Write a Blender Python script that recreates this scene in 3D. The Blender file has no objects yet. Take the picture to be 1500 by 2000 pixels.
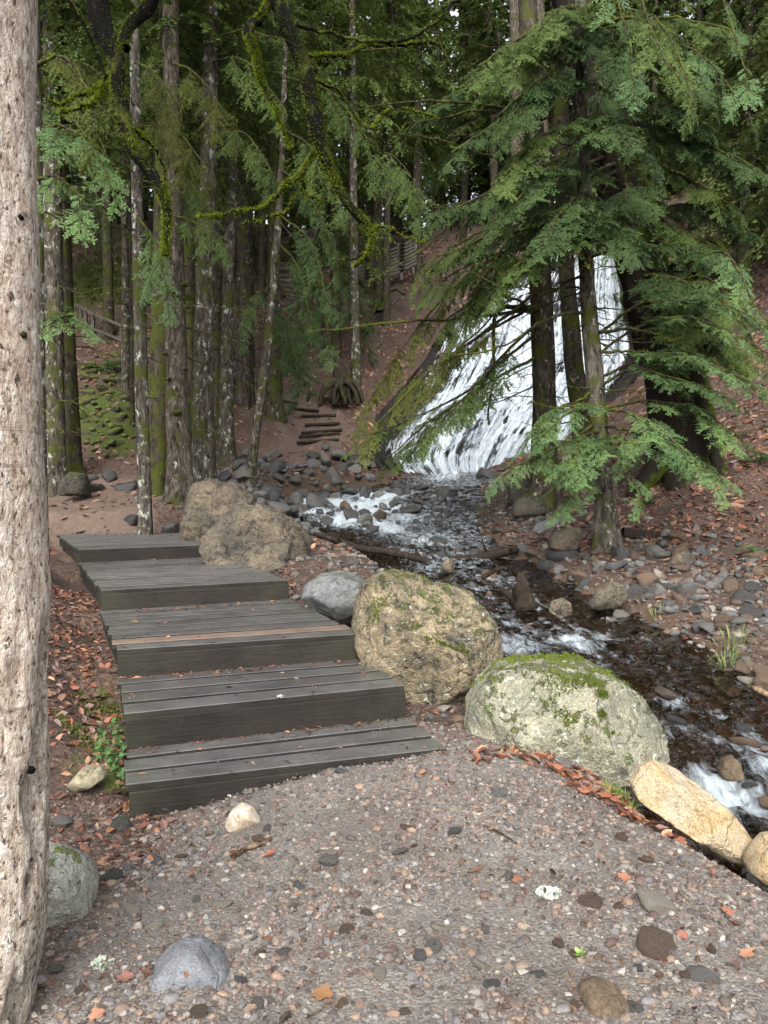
import bpy, bmesh, math, random
import numpy as np
from mathutils import Vector, Matrix

rng = np.random.default_rng(11)
random.seed(11)
scene = bpy.context.scene
R = math.radians
PI = math.pi

# ------------------------------------------------------------------ camera
PITCH = R(2.1)
CAMZ = 1.55
cam_data = bpy.data.cameras.new('camera')
cam_data.sensor_fit = 'VERTICAL'
cam_data.sensor_height = 36.0
cam_data.lens = 27.0
cam_data.clip_start = 0.05
cam_data.clip_end = 500
cam = bpy.data.objects.new('camera', cam_data)
cam.location = (0, 0, CAMZ)
cam.rotation_euler = (PI/2 - PITCH, 0, 0)
scene.collection.objects.link(cam)
scene.camera = cam

# ------------------------------------------------------------------ sky, sun, exposure
SUN_EL, SUN_AZ = R(44), R(188)        # azimuth measured from +Y towards +X
world = bpy.data.worlds.new('World')
scene.world = world
world.use_nodes = True
wn = world.node_tree
wn.nodes.clear()
sky = wn.nodes.new('ShaderNodeTexSky')
sky.sky_type = 'NISHITA'
sky.sun_disc = False
sky.sun_elevation = SUN_EL
sky.sun_rotation = SUN_AZ
sky.air_density = 1.0
sky.dust_density = 4.0
hsv = wn.nodes.new('ShaderNodeHueSaturation')
hsv.inputs['Saturation'].default_value = 0.28
bg = wn.nodes.new('ShaderNodeBackground')
bg.inputs['Strength'].default_value = 0.15
wo = wn.nodes.new('ShaderNodeOutputWorld')
wn.links.new(sky.outputs[0], hsv.inputs['Color'])
wn.links.new(hsv.outputs[0], bg.inputs['Color'])
wn.links.new(bg.outputs[0], wo.inputs[0])
sd = bpy.data.lights.new('sun', 'SUN')
sd.energy = 0.8
sd.angle = R(35)
sd.color = (1.0, 0.965, 0.92)
sun = bpy.data.objects.new('sun', sd)
sdir = Vector((math.sin(SUN_AZ)*math.cos(SUN_EL), math.cos(SUN_AZ)*math.cos(SUN_EL), math.sin(SUN_EL)))
sun.rotation_euler = sdir.to_track_quat('Z', 'Y').to_euler()
sun.location = (5, 5, 40)
scene.collection.objects.link(sun)
scene.view_settings.view_transform = 'Standard'
scene.view_settings.look = 'None'
scene.view_settings.gamma = 1.0
scene.view_settings.exposure = 1.85
cy = scene.cycles
cy.max_bounces = 5
cy.diffuse_bounces = 2
cy.glossy_bounces = 2
cy.transmission_bounces = 3
cy.transparent_max_bounces = 10
cy.caustics_reflective = False
cy.caustics_refractive = False
cy.use_denoising = True
cy.sample_clamp_indirect = 4.0

# ------------------------------------------------------------------ pixel of the photograph -> point of the place
def ray(px, py):
    u = (np.asarray(px, float)-750)/1500
    v = (1000-np.asarray(py, float))/1500
    cp, sp = math.cos(PITCH), math.sin(PITCH)
    return np.stack([u, v*sp+cp, v*cp-sp], -1)
def W(px, py, Y):
    d = ray(px, py)
    s = np.asarray(Y, float)/d[..., 1]
    p = d*s[..., None]
    p[..., 2] += CAMZ
    return p
def Wz(px, py, z):
    d = ray(px, py)
    s = (z-CAMZ)/d[..., 2]
    p = d*s
    p[..., 2] += CAMZ
    return p

# ------------------------------------------------------------------ noise
_perm = np.random.default_rng(5).permutation(256)
_perm = np.concatenate([_perm, _perm, _perm])
_g3 = np.array([[1,1,0],[-1,1,0],[1,-1,0],[-1,-1,0],[1,0,1],[-1,0,1],[1,0,-1],[-1,0,-1],[0,1,1],[0,-1,1],[0,1,-1],[0,-1,-1],[1,1,0],[-1,1,0],[0,-1,1],[0,-1,-1]], float)
def perlin(p):
    p = np.asarray(p, float)
    i = np.floor(p).astype(int)
    f = p-i
    i &= 255
    w = f*f*f*(f*(f*6-15)+10)
    X, Y, Z = i[..., 0], i[..., 1], i[..., 2]
    def g(dx, dy, dz):
        h = _perm[_perm[_perm[(X+dx) & 255]+((Y+dy) & 255)]+((Z+dz) & 255)] & 15
        gv = _g3[h]
        return gv[..., 0]*(f[..., 0]-dx)+gv[..., 1]*(f[..., 1]-dy)+gv[..., 2]*(f[..., 2]-dz)
    lerp = lambda a, b, t: a+(b-a)*t
    x0 = lerp(lerp(g(0,0,0), g(1,0,0), w[..., 0]), lerp(g(0,1,0), g(1,1,0), w[..., 0]), w[..., 1])
    x1 = lerp(lerp(g(0,0,1), g(1,0,1), w[..., 0]), lerp(g(0,1,1), g(1,1,1), w[..., 0]), w[..., 1])
    return lerp(x0, x1, w[..., 2])
def fbm(p, o=3, ridge=False):
    t, a = 0, 1
    for k in range(o):
        n = perlin(np.asarray(p)*2**k+k*17.3)
        t = t+a*((0.5-np.abs(n)*1.6) if ridge else n)
        a *= 0.5
    return t
def smooth(a, b, x):
    t = np.clip((x-a)/(b-a), 0, 1)
    return t*t*(3-2*t)
def norm(v):
    return v/np.maximum(np.linalg.norm(v, axis=-1, keepdims=True), 1e-9)

# ------------------------------------------------------------------ mesh and object helpers
COL = scene.collection
def make_mesh(name, V, F, mats=(), C=None, midx=None, smooth_=True, extra=None):
    """V (n,3); F an (m,3) or (m,4) array or a list of such arrays"""
    me = bpy.data.meshes.new(name)
    Fs = F if isinstance(F, list) else [F]
    Fs = [np.asarray(f, np.int32) for f in Fs if len(f)]
    V = np.asarray(V, np.float32)
    me.vertices.add(len(V))
    me.vertices.foreach_set('co', V.ravel())
    nl = sum(f.size for f in Fs)
    npoly = sum(len(f) for f in Fs)
    me.loops.add(nl)
    me.loops.foreach_set('vertex_index', np.concatenate([f.ravel() for f in Fs]))
    me.polygons.add(npoly)
    tot = np.concatenate([np.full(len(f), f.shape[1], np.int32) for f in Fs])
    st = np.concatenate([[0], np.cumsum(tot)[:-1]]).astype(np.int32)
    me.polygons.foreach_set('loop_start', st)
    if midx is not None:
        me.polygons.foreach_set('material_index', np.asarray(midx, np.int32))
    for m in (mats if isinstance(mats, (list, tuple)) else [mats]):
        me.materials.append(m)
    me.update(calc_edges=True)
    me.polygons.foreach_set('use_smooth', np.full(npoly, bool(smooth_)))
    if C is not None:
        a = me.attributes.new('Col', 'FLOAT_COLOR', 'POINT')
        C = np.asarray(C, np.float32)
        if C.shape[1] == 3:
            C = np.concatenate([C, np.ones((len(C), 1), np.float32)], 1)
        a.data.foreach_set('color', C.ravel())
    for k, val in (extra or {}).items():
        a = me.attributes.new(k, 'FLOAT', 'POINT')
        a.data.foreach_set('value', np.asarray(val, np.float32))
    me.validate()
    return me
def obj(name, me, parent=None, loc=(0, 0, 0), rot=None, scale=None):
    o = bpy.data.objects.new(name, me)
    COL.objects.link(o)
    o.location = loc
    if rot is not None: o.rotation_euler = rot
    if scale is not None: o.scale = scale
    if parent is not None: o.parent = parent
    return o
def tag(o, label=None, cat=None, group=None, kind=None):
    if label: o['label'] = label
    if cat: o['category'] = cat
    if group: o['group'] = group
    if kind: o['kind'] = kind
    return o
def thing(name, label, cat, loc=(0, 0, 0), group=None, rot=None):
    o = obj(name, None, None, loc, rot)
    o.empty_display_size = 0.2
    return tag(o, label, cat, group)
class Geo:
    """collects triangles / quads into one mesh"""
    def __init__(s): s.V, s.F3, s.F4, s.C, s.n, s.m3, s.m4 = [], [], [], [], 0, [], []
    def add(s, V, F, C=None, mi=0):
        V = np.asarray(V, float); F = np.asarray(F, int)
        s.V.append(V)
        (s.F3 if F.shape[1] == 3 else s.F4).append(F+s.n)
        (s.m3 if F.shape[1] == 3 else s.m4).append(np.full(len(F), mi))
        s.C.append(np.zeros((len(V), 3)) if C is None else np.broadcast_to(np.asarray(C, float), (len(V), 3)))
        s.n += len(V)
    def mesh(s, name, mats=(), smooth_=True):
        Fs, mi = [], []
        if s.F3: Fs.append(np.concatenate(s.F3)); mi.append(np.concatenate(s.m3))
        if s.F4: Fs.append(np.concatenate(s.F4)); mi.append(np.concatenate(s.m4))
        return make_mesh(name, np.concatenate(s.V), Fs, mats, np.concatenate(s.C), np.concatenate(mi), smooth_)

def grid_quads(n, m, wrap=False):
    """rows n, columns m"""
    i = np.arange(n-1)[:, None]*m
    j = np.arange(m if wrap else m-1)[None, :]
    j2 = (j+1) % m
    return np.stack([i+j, i+j2, i+m+j2, i+m+j], -1).reshape(-1, 4)
def resample(P, n):
    P = np.asarray(P, float)
    t = np.concatenate([[0], np.cumsum(np.linalg.norm(np.diff(P[:, :3], axis=0), axis=1))])
    # Catmull-Rom through the points
    s = np.linspace(0, t[-1], n)
    k = np.clip(np.searchsorted(t, s, side='right')-1, 0, len(P)-2)
    h = (t[k+1]-t[k])
    u = ((s-t[k])/np.maximum(h, 1e-9))[:, None]
    m = np.gradient(P, t, axis=0) if len(P) > 2 else np.repeat(((P[1]-P[0])/t[-1])[None], 2, 0)
    p0, p1, m0, m1 = P[k], P[k+1], m[k]*h[:, None], m[k+1]*h[:, None]
    return (2*u**3-3*u**2+1)*p0+(u**3-2*u**2+u)*m0+(-2*u**3+3*u**2)*p1+(u**3-u**2)*m1
def frames(P):
    T = norm(np.gradient(P, axis=0))
    up = np.array([0.0, 0, 1]) if abs(T[0][2]) < 0.85 else np.array([0.0, 1, 0])
    U = np.empty_like(P)
    u = norm(up-T[0]*np.dot(up, T[0]))
    for i in range(len(P)):
        u = norm(u-T[i]*np.dot(u, T[i]))
        U[i] = u
    return T, U, np.cross(T, U)
def tube(P, r, k=6, lump=0.0, lumpscale=4.0, seed=0, cap=True):
    """round tube along P with radius r (n,), optional lumps"""
    P = np.asarray(P, float)
    r = np.broadcast_to(np.asarray(r, float), (len(P),))
    T, U, B = frames(P)
    a = np.linspace(0, 2*PI, k, endpoint=False)
    ring = np.cos(a)[None, :, None]*U[:, None]+np.sin(a)[None, :, None]*B[:, None]
    rr = np.repeat(r[:, None], k, 1)
    if lump:
        q = P[:, None]*lumpscale+ring*1.3+seed*3.7
        rr = rr*(1+lump*fbm(q, 2))
    V = (P[:, None]+ring*rr[..., None]).reshape(-1, 3)
    F = grid_quads(len(P), k, True)
    return V, F
def cones(p0, p1, r):
    """thin three sided spikes from p0 to p1"""
    d = norm(p1-p0)
    a = norm(np.cross(d, np.array([0.3, 0.2, 1.0])))
    b = np.cross(d, a)
    r = np.broadcast_to(np.asarray(r, float), (len(p0),))[:, None]
    V = np.stack([p0+a*r, p0+(-a*.5+b*.87)*r, p0+(-a*.5-b*.87)*r, p1], 1).reshape(-1, 3)
    o = np.arange(len(p0))[:, None]*4
    F = np.concatenate([o+np.array([0, 1, 3]), o+np.array([1, 2, 3]), o+np.array([2, 0, 3])])
    return V, F
def box(cx, cy, cz, sx, sy, sz, ch=0.0):
    """box with chamfered upper edges along x"""
    x0, x1 = cx-sx/2, cx+sx/2
    y0, y1, z0, z1 = cy-sy/2, cy+sy/2, cz-sz/2, cz+sz/2
    c = ch
    prof = [(y0, z0), (y1, z0), (y1, z1-c), (y1-c, z1), (y0+c, z1), (y0, z1-c)] if c else [(y0, z0), (y1, z0), (y1, z1), (y0, z1)]
    n = len(prof)
    V = [(x0, y, z) for y, z in prof]+[(x1, y, z) for y, z in prof]
    F4 = [[i, i+n, (i+1) % n+n, (i+1) % n] for i in range(n)]
    F3 = []
    for i in range(1, n-1):
        F3.append([0, i, i+1]); F3.append([n, n+i+1, n+i])
    return np.array(V, float), np.array(F4), np.array(F3)

_ico = {}
def ico(s):
    if s == 0:
        return np.array([[1, 0, 0], [-1, 0, 0], [0, 1, 0], [0, -1, 0], [0, 0, 1], [0, 0, -1]], float), np.array([[0, 2, 4], [2, 1, 4], [1, 3, 4], [3, 0, 4], [2, 0, 5], [1, 2, 5], [3, 1, 5], [0, 3, 5]])
    if s not in _ico:
        bm = bmesh.new()
        bmesh.ops.create_icosphere(bm, subdivisions=s, radius=1)
        V = np.array([v.co[:] for v in bm.verts]); bm.verts.index_update()
        F = np.array([[v.index for v in f.verts] for f in bm.faces])
        bm.free()
        _ico[s] = (V, F)
    return _ico[s]

# ------------------------------------------------------------------ node helpers
def new_mat(name):
    m = bpy.data.materials.new(name)
    m.use_nodes = True
    nt = m.node_tree
    return m, nt, nt.nodes['Principled BSDF']
def nd(nt, typ, ins=None, **props):
    n = nt.nodes.new(typ)
    for k, v in props.items(): setattr(n, k, v)
    for k, v in (ins or {}).items():
        if isinstance(v, bpy.types.NodeSocket): nt.links.new(v, n.inputs[k])
        else: n.inputs[k].default_value = v
    return n
def c4(c): return tuple(c)+(1,) if len(c) == 3 else tuple(c)
def mixc(nt, f, a, b, blend='MIX'):
    n = nt.nodes.new('ShaderNodeMix'); n.data_type = 'RGBA'; n.blend_type = blend
    for i, v in ((0, f), (6, a), (7, b)):
        if isinstance(v, bpy.types.NodeSocket): nt.links.new(v, n.inputs[i])
        elif i == 0: n.inputs[i].default_value = v
        else: n.inputs[i].default_value = c4(v)
    return n.outputs[2]
def noise(nt, vec, scale, detail=3, rough=0.55, dist=0.0):
    n = nd(nt, 'ShaderNodeTexNoise', {'Scale': scale, 'Detail': detail, 'Roughness': rough, 'Distortion': dist})
    if vec is not None: nt.links.new(vec, n.inputs['Vector'])
    return n.outputs[0]
def voro(nt, vec, scale, feature='F1', out=0):
    n = nt.nodes.new('ShaderNodeTexVoronoi'); n.feature = feature
    n.inputs['Scale'].default_value = scale
    if vec is not None: nt.links.new(vec, n.inputs['Vector'])
    return n.outputs[out]
def ramp(nt, f, stops):
    n = nt.nodes.new('ShaderNodeValToRGB')
    nt.links.new(f, n.inputs[0])
    e = n.color_ramp.elements
    while len(e) < len(stops): e.new(0.5)
    for i, (p, c) in enumerate(stops):
        e[i].position = p
        e[i].color = c4(c) if not isinstance(c, (int, float)) else (c, c, c, 1)
    return n.outputs[0]
def math_(nt, op, a, b=0.5, clamp=False):
    n = nt.nodes.new('ShaderNodeMath'); n.operation = op; n.use_clamp = clamp
    for i, v in ((0, a), (1, b)):
        if isinstance(v, bpy.types.NodeSocket): nt.links.new(v, n.inputs[i])
        else: n.inputs[i].default_value = v
    return n.outputs[0]
def mapping(nt, vec, scale=(1, 1, 1), rot=(0, 0, 0)):
    n = nt.nodes.new('ShaderNodeMapping')
    n.inputs['Scale'].default_value = scale
    n.inputs['Rotation'].default_value = rot
    nt.links.new(vec, n.inputs['Vector'])
    return n.outputs[0]
def objvec(nt, rand=True):
    tc = nt.nodes.new('ShaderNodeTexCoord')
    v = tc.outputs['Object']
    if not rand: return v
    oi = nt.nodes.new('ShaderNodeObjectInfo')
    a = nt.nodes.new('ShaderNodeVectorMath'); a.operation = 'ADD'
    s = math_(nt, 'MULTIPLY', oi.outputs['Random'], 57.0)
    nt.links.new(v, a.inputs[0]); nt.links.new(s, a.inputs[1])
    return a.outputs[0]
def bump(nt, h, strength, dist, prev=None):
    n = nd(nt, 'ShaderNodeBump', {'Strength': strength, 'Distance': dist, 'Height': h})
    if prev is not None: nt.links.new(prev, n.inputs['Normal'])
    return n.outputs[0]
def upz(nt):
    g = nt.nodes.new('ShaderNodeNewGeometry')
    s = nt.nodes.new('ShaderNodeSeparateXYZ')
    nt.links.new(g.outputs['Normal'], s.inputs[0])
    return s.outputs['Z']
def attr(nt, name, out='Color'):
    n = nt.nodes.new('ShaderNodeAttribute'); n.attribute_name = name
    return n.outputs[out]
def setc(nt, b, **k):
    for n, v in k.items():
        s = b.inputs[n.replace('_', ' ')]
        if isinstance(v, bpy.types.NodeSocket): nt.links.new(v, s)
        else: s.default_value = c4(v) if isinstance(v, tuple) else v

# ------------------------------------------------------------------ materials
def rock_mat(name, ca, cb, cc, dark, moss=0.0, mosscol=(0.085, 0.12, 0.018), rough=0.85, scale=1.0, lichen=0.0, wet=False, rnd=0.25, bumpd=0.03, mossbias=0.45, crack=0.8):
    m, nt, b = new_mat(name)
    v = objvec(nt)
    n1 = noise(nt, v, 2.2*scale, 5, 0.6, 0.3)
    n2 = noise(nt, v, 9*scale, 5, 0.65, 0.2)
    n3 = noise(nt, v, 55*scale, 3, 0.6)
    col = mixc(nt, ramp(nt, n1, [(0.38, 0.0), (0.62, 1.0)]), ca, cb)
    col = mixc(nt, ramp(nt, n2, [(0.46, 0.0), (0.68, 1.0)]), col, cc)
    dk = ramp(nt, math_(nt, 'ADD', math_(nt, 'MULTIPLY', n1, 0.45), math_(nt, 'MULTIPLY', n2, 0.55)), [(0.38, 1.0), (0.48, 0.0)])
    col = mixc(nt, math_(nt, 'MULTIPLY', dk, crack), col, dark)
    col = mixc(nt, 0.75, col, ramp(nt, n3, [(0.3, 0.45), (0.72, 1.35)]), 'MULTIPLY')
    if rnd:
        oi = nt.nodes.new('ShaderNodeObjectInfo')
        col = mixc(nt, rnd, col, ramp(nt, oi.outputs['Random'], [(0.0, (0.45, 0.45, 0.46)), (0.35, (0.75, 0.73, 0.71)), (0.7, (1.0, 0.87, 0.7)), (1.0, (1.3, 1.25, 1.15))]), 'MULTIPLY')
    hc = None
    if not rnd:
        wv = nt.nodes.new('ShaderNodeVectorMath'); wv.operation = 'MULTIPLY_ADD'
        nn = nd(nt, 'ShaderNodeTexNoise', {'Scale': 3.0*scale, 'Detail': 4, 'Vector': v})
        nt.links.new(nn.outputs['Color'], wv.inputs[0]); wv.inputs[1].default_value = (.5/scale,)*3; nt.links.new(v, wv.inputs[2])
        ve = voro(nt, wv.outputs[0], 1.5*scale, 'DISTANCE_TO_EDGE')
        hc = ramp(nt, ve, [(0.0, 1.0), (0.035, 0.0)])
        col = mixc(nt, math_(nt, 'MULTIPLY', math_(nt, 'MULTIPLY', hc, ramp(nt, n2, [(.48, 0.0), (.6, 1.0)])), .55), col, dark)
    if lichen:
        nl = noise(nt, v, 14*scale, 6, 0.7, 0.5)
        col = mixc(nt, ramp(nt, nl, [(0.62-lichen*0.2, 0.0), (0.67-lichen*0.2, 1.0)]), col, (0.36, 0.38, 0.30))
    h = math_(nt, 'ADD', n2, math_(nt, 'MULTIPLY', n3, 0.35))
    if hc is not None: h = math_(nt, 'SUBTRACT', h, math_(nt, 'MULTIPLY', hc, 0.25))
    rgh = rough
    if moss:
        nm = noise(nt, v, 6.5*scale, 6, 0.72, 0.3)
        up = upz(nt)
        f = math_(nt, 'ADD', math_(nt, 'MULTIPLY', up, 0.22), nm)
        f = ramp(nt, f, [(mossbias+0.35-moss*0.3, 0.0), (mossbias+0.42-moss*0.3, 1.0)])
        mc = mixc(nt, n3, (mosscol[0]*0.4, mosscol[1]*0.45, mosscol[2]*0.5), (mosscol[0]*1.7, mosscol[1]*1.5, mosscol[2]*1.5))
        col = mixc(nt, f, col, mc)
        h = math_(nt, 'ADD', h, math_(nt, 'MULTIPLY', f, 0.7))
    setc(nt, b, Base_Color=col, Roughness=0.32 if wet else rgh, Normal=bump(nt, h, 1.0, bumpd))
    b.inputs['Specular IOR Level'].default_value = 0.5 if wet else 0.3
    return m

def bark_mat(name, base, light, lichen, moss, dark=(0.018, 0.014, 0.011), vs=1.0, mosscol=(0.042, 0.050, 0.011), side=0.0):
    m, nt, b = new_mat(name)
    v = objvec(nt)
    vz = mapping(nt, v, (1, 1, 0.32))
    n1 = noise(nt, vz, 16*vs, 5, 0.65, 0.6)
    n2 = noise(nt, v, 3.2, 4, 0.6)
    n3 = noise(nt, v, 45*vs, 2, 0.6)
    col = mixc(nt, ramp(nt, n1, [(0.36, 0.0), (0.62, 1.0)]), dark, base)
    col = mixc(nt, ramp(nt, n1, [(0.56, 0.0), (0.75, 0.8)]), col, light)
    if lichen:
        nl = noise(nt, mapping(nt, v, (1, 1, 0.7)), 9, 5, 0.72, 0.4)
        f = ramp(nt, nl, [(0.66-lichen*0.22, 0.0), (0.72-lichen*0.22, 1.0)])
        col = mixc(nt, f, col, mixc(nt, n3, (0.16, 0.17, 0.14), (0.42, 0.43, 0.38)))
    if moss:
        g = nt.nodes.new('ShaderNodeNewGeometry'); s = nt.nodes.new('ShaderNodeSeparateXYZ')
        nt.links.new(g.outputs['Normal'], s.inputs[0])
        sx = math_(nt, 'MULTIPLY', s.outputs['X'], side)
        f = math_(nt, 'ADD', math_(nt, 'ADD', n2, sx), math_(nt, 'MULTIPLY', n1, 0.3))
        f = ramp(nt, f, [(0.80-moss*0.45, 0.0), (0.92-moss*0.45, 1.0)])
        mc = mixc(nt, n3, (mosscol[0]*0.35, mosscol[1]*0.4, mosscol[2]*0.4), (mosscol[0]*1.7, mosscol[1]*1.6, mosscol[2]*1.5))
        col = mixc(nt, f, col, mc)
    h = math_(nt, 'ADD', n1, math_(nt, 'MULTIPLY', n3, 0.3))
    setc(nt, b, Base_Color=col, Roughness=0.9, Normal=bump(nt, h, 1.0, 0.02))
    b.inputs['Specular IOR Level'].default_value = 0.07
    return m

def leafy_mat(name, dark, light, tip, trans=0.25, rough=0.55, spec=0.12):
    m, nt, b = new_mat(name)
    c = attr(nt, 'Col')
    s = nt.nodes.new('ShaderNodeSeparateColor'); nt.links.new(c, s.inputs[0])
    col = mixc(nt, s.outputs[0], dark, light)
    col = mixc(nt, s.outputs[1], col, tip)
    oi = nt.nodes.new('ShaderNodeObjectInfo')
    col = mixc(nt, 0.5, col, ramp(nt, oi.outputs['Random'], [(0, (0.55, 0.6, 0.6)), (0.5, (1, 1, 1)), (1, (1.5, 1.4, 1.1))]), 'MULTIPLY')
    setc(nt, b, Base_Color=col, Roughness=rough)
    b.inputs['Specular IOR Level'].default_value = spec
    t = nt.nodes.new('ShaderNodeBsdfTranslucent'); nt.links.new(col, t.inputs[0])
    mx = nt.nodes.new('ShaderNodeMixShader'); mx.inputs[0].default_value = trans
    nt.links.new(b.outputs[0], mx.inputs[1]); nt.links.new(t.outputs[0], mx.inputs[2])
    nt.links.new(mx.outputs[0], nt.nodes['Material Output'].inputs[0])
    return m
def attrcol_mat(name, rough=0.8, spec=0.3, trans=0.0, grain=0.0, gscale=60, bumpd=0.0):
    """colour straight from the piece's own colour attribute"""
    m, nt, b = new_mat(name)
    col = attr(nt, 'Col')
    if grain:
        n = noise(nt, objvec(nt, False), gscale, 3, 0.6)
        col = mixc(nt, grain, col, ramp(nt, n, [(0.3, 0.45), (0.7, 1.5)]), 'MULTIPLY')
        if bumpd: setc(nt, b, Normal=bump(nt, n, 0.8, bumpd))
    setc(nt, b, Base_Color=col, Roughness=rough)
    b.inputs['Specular IOR Level'].default_value = spec
    if trans:
        t = nt.nodes.new('ShaderNodeBsdfTranslucent'); nt.links.new(col, t.inputs[0])
        mx = nt.nodes.new('ShaderNodeMixShader'); mx.inputs[0].default_value = trans
        nt.links.new(b.outputs[0], mx.inputs[1]); nt.links.new(t.outputs[0], mx.inputs[2])
        nt.links.new(mx.outputs[0], nt.nodes['Material Output'].inputs[0])
    return m
def wood_mat(name, ca, cb, green=0.0, rough=0.55, rnd=0.5, spec=0.4):
    m, nt, b = new_mat(name)
    v = objvec(nt)
    vg = mapping(nt, v, (0.06, 1, 1))
    n1 = noise(nt, vg, 70, 4, 0.7)
    n2 = noise(nt, v, 3.5, 4, 0.65)
    n3 = noise(nt, v, 60, 3, 0.7)
    col = mixc(nt, n1, ca, cb)
    col = mixc(nt, 0.6, col, ramp(nt, n2, [(0.3, 0.5), (0.7, 1.4)]), 'MULTIPLY')
    col = mixc(nt, 0.4, col, ramp(nt, n3, [(0.3, 0.55), (0.7, 1.35)]), 'MULTIPLY')
    oi = nt.nodes.new('ShaderNodeObjectInfo')
    col = mixc(nt, rnd, col, ramp(nt, oi.outputs['Random'], [(0, (0.6, 0.6, 0.6)), (1, (1.3, 1.3, 1.3))]), 'MULTIPLY')
    if green:
        s = nt.nodes.new('ShaderNodeSeparateXYZ'); nt.links.new(nt.nodes['Texture Coordinate'].outputs['Object'], s.inputs[0])
        e = ramp(nt, math_(nt, 'ADD', math_(nt, 'MULTIPLY', math_(nt, 'ABSOLUTE', s.outputs['X'], 0), 0.55), math_(nt, 'MULTIPLY', n2, 0.5)), [(0.56, 0.0), (0.82, green)])
        col = mixc(nt, e, col, (0.06, 0.085, 0.03))
    h = math_(nt, 'ADD', n1, math_(nt, 'MULTIPLY', n3, 0.5))
    setc(nt, b, Base_Color=col, Roughness=math_(nt, 'ADD', math_(nt, 'MULTIPLY', n2, 0.4), rough-0.2), Normal=bump(nt, h, 0.8, 0.006))
    b.inputs['Specular IOR Level'].default_value = spec
    return m

# ------------------------------------------------------------------ terrain
CTRL = [  # px, py, distance
 (750,2000,2.2),(200,2000,2.2),(1450,2000,2.2),(750,1500,4.3),(400,1620,3.75),(200,1750,2.9),(1400,1750,2.9),(900,1750,2.95),(1100,1600,3.65),
 (160,1450,4.35),(60,1450,4.35),(150,1250,5.7),(130,1120,7.9),(60,1130,7.9),(240,1600,3.75),
 (150,1003,12.5),(200,982,14.2),(120,962,15.5),(120,932,16.5),(40,960,15.5),
 (200,880,18),(220,780,20.5),(230,680,24),(200,560,29),(190,430,36),(60,780,20.5),(40,560,29),
 (330,975,13.5),(400,948,14.5),(487,930,15.2),(450,902,18),(560,905,19),(600,872,20.5),(620,800,22.5),(600,700,26),(600,600,30),(600,500,36),(600,455,41),
 (400,780,21.5),(400,650,26.5),(700,765,24),(780,610,29),(800,520,33),(800,465,38),(340,520,34),
 (650,915,18.5),(700,962,16.5),(750,1000,14.5),(850,1062,11.6),(900,1120,9.8),(1000,1180,8.6),(1100,1260,7.2),(1200,1330,6.2),(1300,1400,5.5),(1400,1480,4.9),(1490,1580,4.35),(1600,1700,3.8),
 (840,1390,5.35),(1100,1490,4.42),(1380,1640,3.55),(520,1110,8.8),(420,1045,11),(640,1110,8.8),(650,1205,7.2),(760,1270,6.3),
 (1250,1150,8.6),(1300,1060,10.3),(1185,1065,10.4),(1400,1150,8.3),(1450,1300,6.5),(1350,1250,7.2),(1490,1390,5.6),(1000,1040,12),(950,1000,14),(1050,1000,12.9),(1000,945,16),
 (1300,990,11.5),(1450,985,11),(1480,870,12.6),(1450,750,15.5),(1400,600,20),(1330,700,18.5),(1480,500,24),
 (890,925,19.2),(1000,905,19.2),(900,650,26),(1000,540,28.3),(1150,520,28.3),(1100,462,31),(830,805,22.3),(740,868,21.2),(795,918,20.6),(765,905,20.9),(825,900,21.2),(860,705,24.5),(1190,800,20.8),(1140,885,18.5),(1245,745,21.0),(1150,800,24.5),(1190,740,25.5),(1220,690,26.5),(1215,600,28.0),
]
FRONT = [((250,1535),(875,1462),3.88),((242,1395),(795,1340),4.40),((228,1270),(708,1238),5.22),((197,1153),(566,1133),6.84),((154,1074),(433,1063),9.2)]
BACK_ = [((243,1452),(800,1402)),((232,1321),(710,1289)),((199,1188),(568,1169)),((154,1099),(434,1092)),((113,1043),(362,1041))]
pts = np.array([W(a, b, c) for a, b, c in CTRL])
zt_ = float(W(*FRONT[0][0], FRONT[0][2])[2])
A_, B_ = Wz(*FRONT[0][0], zt_), Wz(*FRONT[0][1], zt_)
foot = []
for f_ in (0, .15, .3, .45, .6, .75, .9, 1.05):
    for o_ in (.06, .2):
        p_ = A_*(1-f_)+B_*f_+np.array([.31, -.95, 0])*o_
        foot.append((p_[0], p_[1], zt_-.012-.21*max(0, 1-f_/.65)))
pts = np.concatenate([pts, np.array(foot)])
anch = []
for x in (-45, -25, -8, 8, 25, 45):
    anch += [(x, -25, -0.6), (x, -10, -0.3), (x, 46, 16.8), (x, 60, 15.5), (x, 90, 13)]
anch += [(-12, 3, 0.5), (-25, 6, 3), (-12, 10, 1.6), (-22, 18, 5), (-30, 30, 10), (12, 4, 1.0), (14, 10, 4.5), (25, 6, 6), (25, 18, 11), (30, 30, 15), (16, 24, 11), (6, -3, -.5), (-6, -3, .1), (0, 0, 0.02), (1.5, 1, 0), (-2, 1, .05), (4.6, 3.2, -.42), (6, 2, -.5), (7.5, 4.5, 0.5), (8, 6.5, 1.1)]
pts = np.concatenate([pts, np.array(anch, float)])
def _k(d2): return np.where(d2 > 1e-12, 0.5*d2*np.log(np.maximum(d2, 1e-12)), 0)
n_ = len(pts)
d2 = ((pts[:, None, :2]-pts[None, :, :2])**2).sum(-1)
A = np.zeros((n_+3, n_+3))
A[:n_, :n_] = _k(d2)+np.eye(n_)*0.06
A[:n_, n_] = 1; A[:n_, n_+1:] = pts[:, :2]
A[n_, :n_] = 1; A[n_+1:, :n_] = pts[:, :2].T
sol = np.linalg.solve(A, np.concatenate([pts[:, 2], [0, 0, 0]]))
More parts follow.
